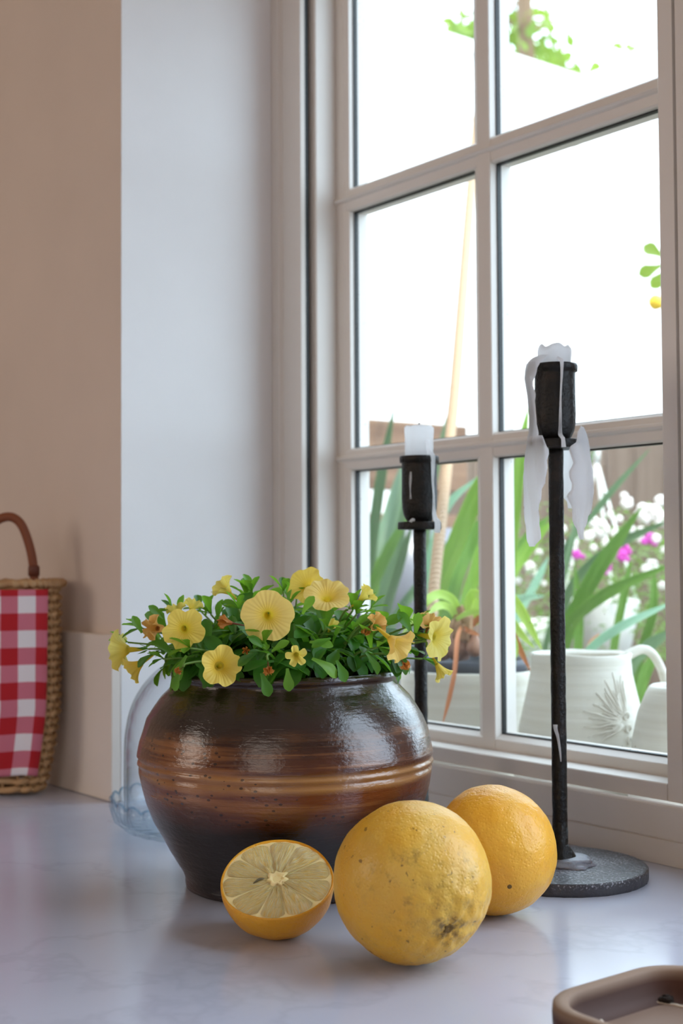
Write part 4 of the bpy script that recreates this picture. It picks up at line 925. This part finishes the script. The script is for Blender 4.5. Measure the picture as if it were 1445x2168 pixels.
for pix, w, m_ in (([(920, 1500, 1.75), (925, 1270, 1.7), (965, 1150, 1.65), (1012, 1040, 1.6), (1040, 980, 1.58)], 37, m_fxl), ([(940, 1500, 1.75), (955, 1270, 1.7), (990, 1160, 1.7), (1030, 1080, 1.7)], 32, m_fxm), ([(960, 1500, 1.75), (985, 1290, 1.75), (1010, 1200, 1.75), (1030, 1120, 1.75)], 28, m_fxl), ([(900, 1500, 1.85), (895, 1250, 1.85), (912, 1050, 1.85), (955, 845, 1.85)], 16, m_fxd), ([(905, 1500, 1.8), (900, 1250, 1.75), (940, 1085, 1.7), (1010, 1010, 1.68)], 16, m_fxb), ([(985, 1500, 1.7), (1062, 1330, 1.65), (1085, 1130, 1.62), (1102, 960, 1.6), (1118, 860, 1.6)], 22, m_fxl), ([(985, 1500, 1.75), (1060, 1260, 1.7), (1110, 1170, 1.7), (1170, 1100, 1.7)], 26, m_fxl), ([(985, 1500, 1.8), (1065, 1250, 1.8), (1110, 1150, 1.8), (1165, 1090, 1.8)], 23, m_fxm), ([(985, 1500, 1.7), (1050, 1290, 1.65), (1100, 1268, 1.6), (1152, 1262, 1.58)], 15, m_fxb), ([(985, 1500, 1.8), (1070, 1350, 1.8), (1130, 1240, 1.8), (1160, 1180, 1.8)], 16, m_fxb), ([(960, 1500, 1.8), (930, 1330, 1.85), (900, 1290, 1.9), (860, 1340, 1.95)], 22, m_fxm)):
    bl(fm, pix, w, m_)
fr2 = thing('flax_clump', at(1190, 1560, 1.7), 'clump of arching green flax blades behind the white jug', 'plant', 'flax clumps')
for pix, w, m_ in (([(1170, 1540, 1.7), (1192, 1360, 1.68), (1260, 1215, 1.65), (1360, 1070, 1.62)], 32, m_fxm), ([(1180, 1540, 1.7), (1195, 1350, 1.66), (1270, 1265, 1.62), (1430, 1190, 1.58)], 25, m_fxm), ([(1180, 1540, 1.8), (1190, 1290, 1.8), (1280, 1170, 1.78), (1430, 1095, 1.75)], 20, m_fxd), ([(1170, 1540, 1.85), (1180, 1210, 1.85), (1270, 1070, 1.85), (1375, 950, 1.85)], 13, m_fxd), ([(1215, 1540, 1.6), (1235, 1400, 1.55), (1300, 1335, 1.5), (1430, 1272, 1.48)], 18, m_fxb), ([(1290, 1540, 1.7), (1298, 1380, 1.7), (1318, 1270, 1.7), (1335, 1180, 1.7)], 16, m_fxm), ([(1330, 1540, 1.7), (1352, 1400, 1.68), (1380, 1300, 1.66), (1385, 1200, 1.66)], 18, m_fxm), ([(1220, 1540, 1.75), (1222, 1400, 1.75), (1225, 1300, 1.75), (1215, 1190, 1.75)], 18, m_fxm), ([(1160, 1540, 1.8), (1150, 1400, 1.8), (1190, 1230, 1.8), (1275, 870, 1.85)], 12, m_fxd), ([(1300, 1540, 1.6), (1330, 1420, 1.6), (1370, 1370, 1.6), (1430, 1330, 1.6)], 26, m_fxd), ([(1340, 1560, 1.5), (1352, 1480, 1.5), (1368, 1420, 1.5), (1392, 1380, 1.5)], 22, m_fxm), ([(1230, 1500, 1.6), (1236, 1400, 1.6), (1250, 1365, 1.6), (1268, 1342, 1.6)], 10, m_dead)):
    bl(fr2, pix, w, m_)

# ------------------------------------------------------------------ outside: hanging planter with white and pink blossom
HC = at(1268, 1340, 2.40)
hg = thing('hanging_planter', HC-Z0*0.05, 'white hanging planter on white straps beyond the right pane', 'planter')
lathe('pot_body', [(0.001, -0.055), (0.050, -0.055), (0.066, 0.02), (0.072, 0.055), (0.072, 0.062), (0.066, 0.062), (0.062, 0.04), (0.001, 0.04)], HC, m_strapw, hg, 40, None, (False, False))
hk = at(1262, 955, 2.40)
lathe('hook', [(0.002, -0.02), (0.006, -0.018), (0.007, 0.0), (0.006, 0.02), (0.003, 0.025), (0.003, 0.5)], hk, m_strapw, hg, 16)
for dx in (-0.068, 0.020, 0.062):
    e = HC + R0*dx - F0*(0.03 if dx != -0.068 else 0.0) + Z0*0.055
    a_ = hk - Z0*0.02; dd = (e-a_); tube('strap', [a_ + dd*i/6 for i in range(7)], 0.0048, m_strapw, hg, 8, flat=0.4)
fbz = thing('blossom_bush', HC+Z0*0.04, 'fine leaved bush covered in white and magenta blossom, right pane', 'plant')
fv, ff2 = [], []
for k in range(5200):
    px, py = rnd.uniform(1075, 1440), 1060+340*rnd.random()**0.9
    if py < 1170 and rnd.random() < (1170-py)/130*(0.95 if px < 1230 or px > 1330 else 0.9): continue
    d = rnd.uniform(2.05, 2.60)
    if abs(px-1262) < 78 and 1275 < py < 1402 and d < 2.5 and rnd.random() < 0.93: continue
    p = at(px, py, d); L_ = rnd.uniform(0.006, 0.014); a = rnd.random()*6.28; q = V((cos(a), sin(a), rnd.uniform(-0.6, 0.9))).normalized(); s = q.cross(V((rnd.uniform(-1, 1), rnd.uniform(-1, 1), 1))).normalized()
    o_ = len(fv); fv += [p, p+q*L_*0.5+s*L_*0.22, p+q*L_, p+q*L_*0.5-s*L_*0.22]; ff2.append((o_, o_+1, o_+2, o_+3))
fo = mesh('foliage', fv, ff2, m_bush, fbz); fo['kind'] = 'stuff'
def bloss(px, py, d, r, mat, sd):
    vs, fs = [], []
    c = at(px, py, d)
    for q in range(5):
        a = q*2*pi/5+sd; e = (RT*cos(a)+UP*sin(a)); ctr = c+e*r*0.52-FW*r*0.15
        v_, f_ = blob(ctr, r*0.52, q+sd, 8, 5, 0.3, (1, 1, 1)); o_ = len(vs); vs += v_; fs += [tuple(o_+i for i in f) for f in f_]
    return mesh('blossom', vs, fs, mat, fbz)
for px, py, r in ((1210, 1165, 11), (1268, 1120, 22), (1245, 1135, 12), (1300, 1130, 10), (1235, 1095, 12), (1326, 1065, 14), (1310, 1098, 8), (1365, 1088, 24), (1398, 1100, 18), (1385, 1082, 14), (1210, 1153, 12), (1280, 1150, 9), (1255, 1160, 8), (1335, 1120, 9), (1353, 1140, 10), (1120, 1200, 13), (1128, 1212, 9), (1200, 1190, 15), (1222, 1218, 9), (1305, 1260, 8), (1378, 1198, 15), (1365, 1205, 10), (1388, 1140, 10), (1405, 1165, 9), (1355, 1122, 8), (1270, 1275, 7), (1105, 1165, 9), (1140, 1170, 8), (1095, 1230, 8), (1190, 1120, 9), (1185, 1150, 10), (1400, 1240, 9), (1150, 1235, 7), (1320, 1050, 9), (1228, 1075, 8), (1396, 1060, 12), (1290, 1090, 8), (1255, 1105, 12)):
    bloss(px, py, rnd.uniform(2.02, 2.2), r*2.1/FPX, m_bw, px*0.1)
for px, py, r in ((1219, 1174, 10), (1232, 1178, 6), (1318, 1160, 14), (1316, 1178, 12), (1328, 1168, 9), (1376, 1140, 13), (1384, 1148, 9), (1362, 1146, 7), (1245, 1198, 9), (1238, 1208, 6), (1283, 1195, 10), (1276, 1210, 10), (1288, 1202, 8), (1368, 1130, 7), (1246, 1086, 6), (1330, 1185, 6)):
    bloss(px, py, rnd.uniform(2.0, 2.12), r*2.08/FPX, m_bp, px*0.1)
gp = lathe('garden_pot', [(0.001, 0), (0.055, 0), (0.075, 0.10), (0.078, 0.13), (0.070, 0.13), (0.066, 0.10), (0.001, 0.09)], at(1118, 1440, 2.85), m_strapw, None, 40, None, (False, False)); tag(gp, 'white garden pot half hidden by flax left of the tall candlestick', 'pot')
gq = at(850, 1262, 2.15); gq.z = -0.5
gp2 = lathe('garden_pot', [(0.001, 0), (0.060, 0), (0.070, 0.02), (0.083, 0.45), (0.094, 0.64), (0.098, 0.76), (0.090, 0.76), (0.082, 0.70), (0.001, 0.70)], gq, m_grey, None, 40, None, (False, False)); tag(gp2, 'tall grey garden pot behind the flax in the left pane', 'pot')

# ------------------------------------------------------------------ outside: tree above the wall
tr_ = thing('garden_tree', (-4.4, 4.6, -0.5), 'sunlit yellow green tree overhanging the white wall at the top', 'tree')
tk = spline([V((-4.4, 4.6, -0.5)), V((-4.4, 4.55, 0.8)), V((-4.35, 4.5, 2.2)), V((-4.2, 4.3, 3.2))], 16); tube('trunk', tk, lambda t: 0.07-0.04*t, m_bark, tr_, 10)
tl = leaf_mesh('leaf', 0.085, 0.045, 0.5, 0.2, m_tree)
tb = base(tr_)
def tleaf(p):
    o = bpy.data.objects.new('leaf', tl); COL.objects.link(o); o.parent = tr_
    q = V((rnd.uniform(-1, 1), rnd.uniform(-1, 1), rnd.uniform(-1, 0.6)))
    o.matrix_local = Matrix.Translation(V(p)-tb) @ orient(q, V((rnd.uniform(-1, 1), rnd.uniform(-1, 1), 1))) @ Matrix.Scale(rnd.uniform(0.7, 1.2), 4)
cl = [(1130, 60, 50, 60), (1165, 110, 45, 40), (1195, 150, 22, 30), (1090, 110, 30, 40), (1120, 30, 25, 18), (960, 60, 28, 30), (905, 50, 22, 16), (985, 30, 20, 25), (1240, 165, 12, 14), (1075, 60, 20, 50), (1330, 95, 30, 14), (880, 40, 12, 8), (1020, 70, 30, 40)]
for (px, py, sx_, sy_), n_ in zip(cl, (60, 40, 16, 26, 14, 22, 9, 12, 4, 22, 5, 3, 24)):
    for k in range(n_): tleaf(at(px+rnd.gauss(0, 0.55)*sx_, py+rnd.gauss(0, 0.55)*sy_, rnd.uniform(6.1, 6.8)))
for px, py in ((1130, 60), (960, 60), (1075, 60), (1195, 150)):
    e = at(px, py, 6.5); tube('branch', spline([tk[12], (tk[12]+e)*0.5+Z0*0.15, e], 10), lambda t: 0.012-0.009*t, m_bark, tr_, 6)
sh = thing('lemon_branch', at(1440, 600, 1.9), 'leafy twig with one yellow fruit at the right edge of the right pane', 'branch')
tube('twig', spline([at(1500, 700, 1.9), at(1450, 620, 1.9), at(1415, 575, 1.9)], 8), 0.003, m_bark, sh, 6)
tl2 = leaf_mesh('leaf', 0.035, 0.020, 0.5, 0.2, m_tree)
for px, py, dx, dy in ((1405, 545, -0.6, 0.4), (1400, 562, -0.8, -0.3), (1412, 570, -0.5, -0.6)):
    o = link('leaf', tl2, sh); o.matrix_local = Matrix.Translation(at(px, py, 1.9)-base(sh)) @ orient(RT*dx+UP*dy, -FW)
v_, f_ = blob(at(1388, 640, 1.9), 0.011, 3, 14, 10, 0.1); mesh('fruit', v_, f_, m_yel, sh)
print('leaf parts', nleaf[0])
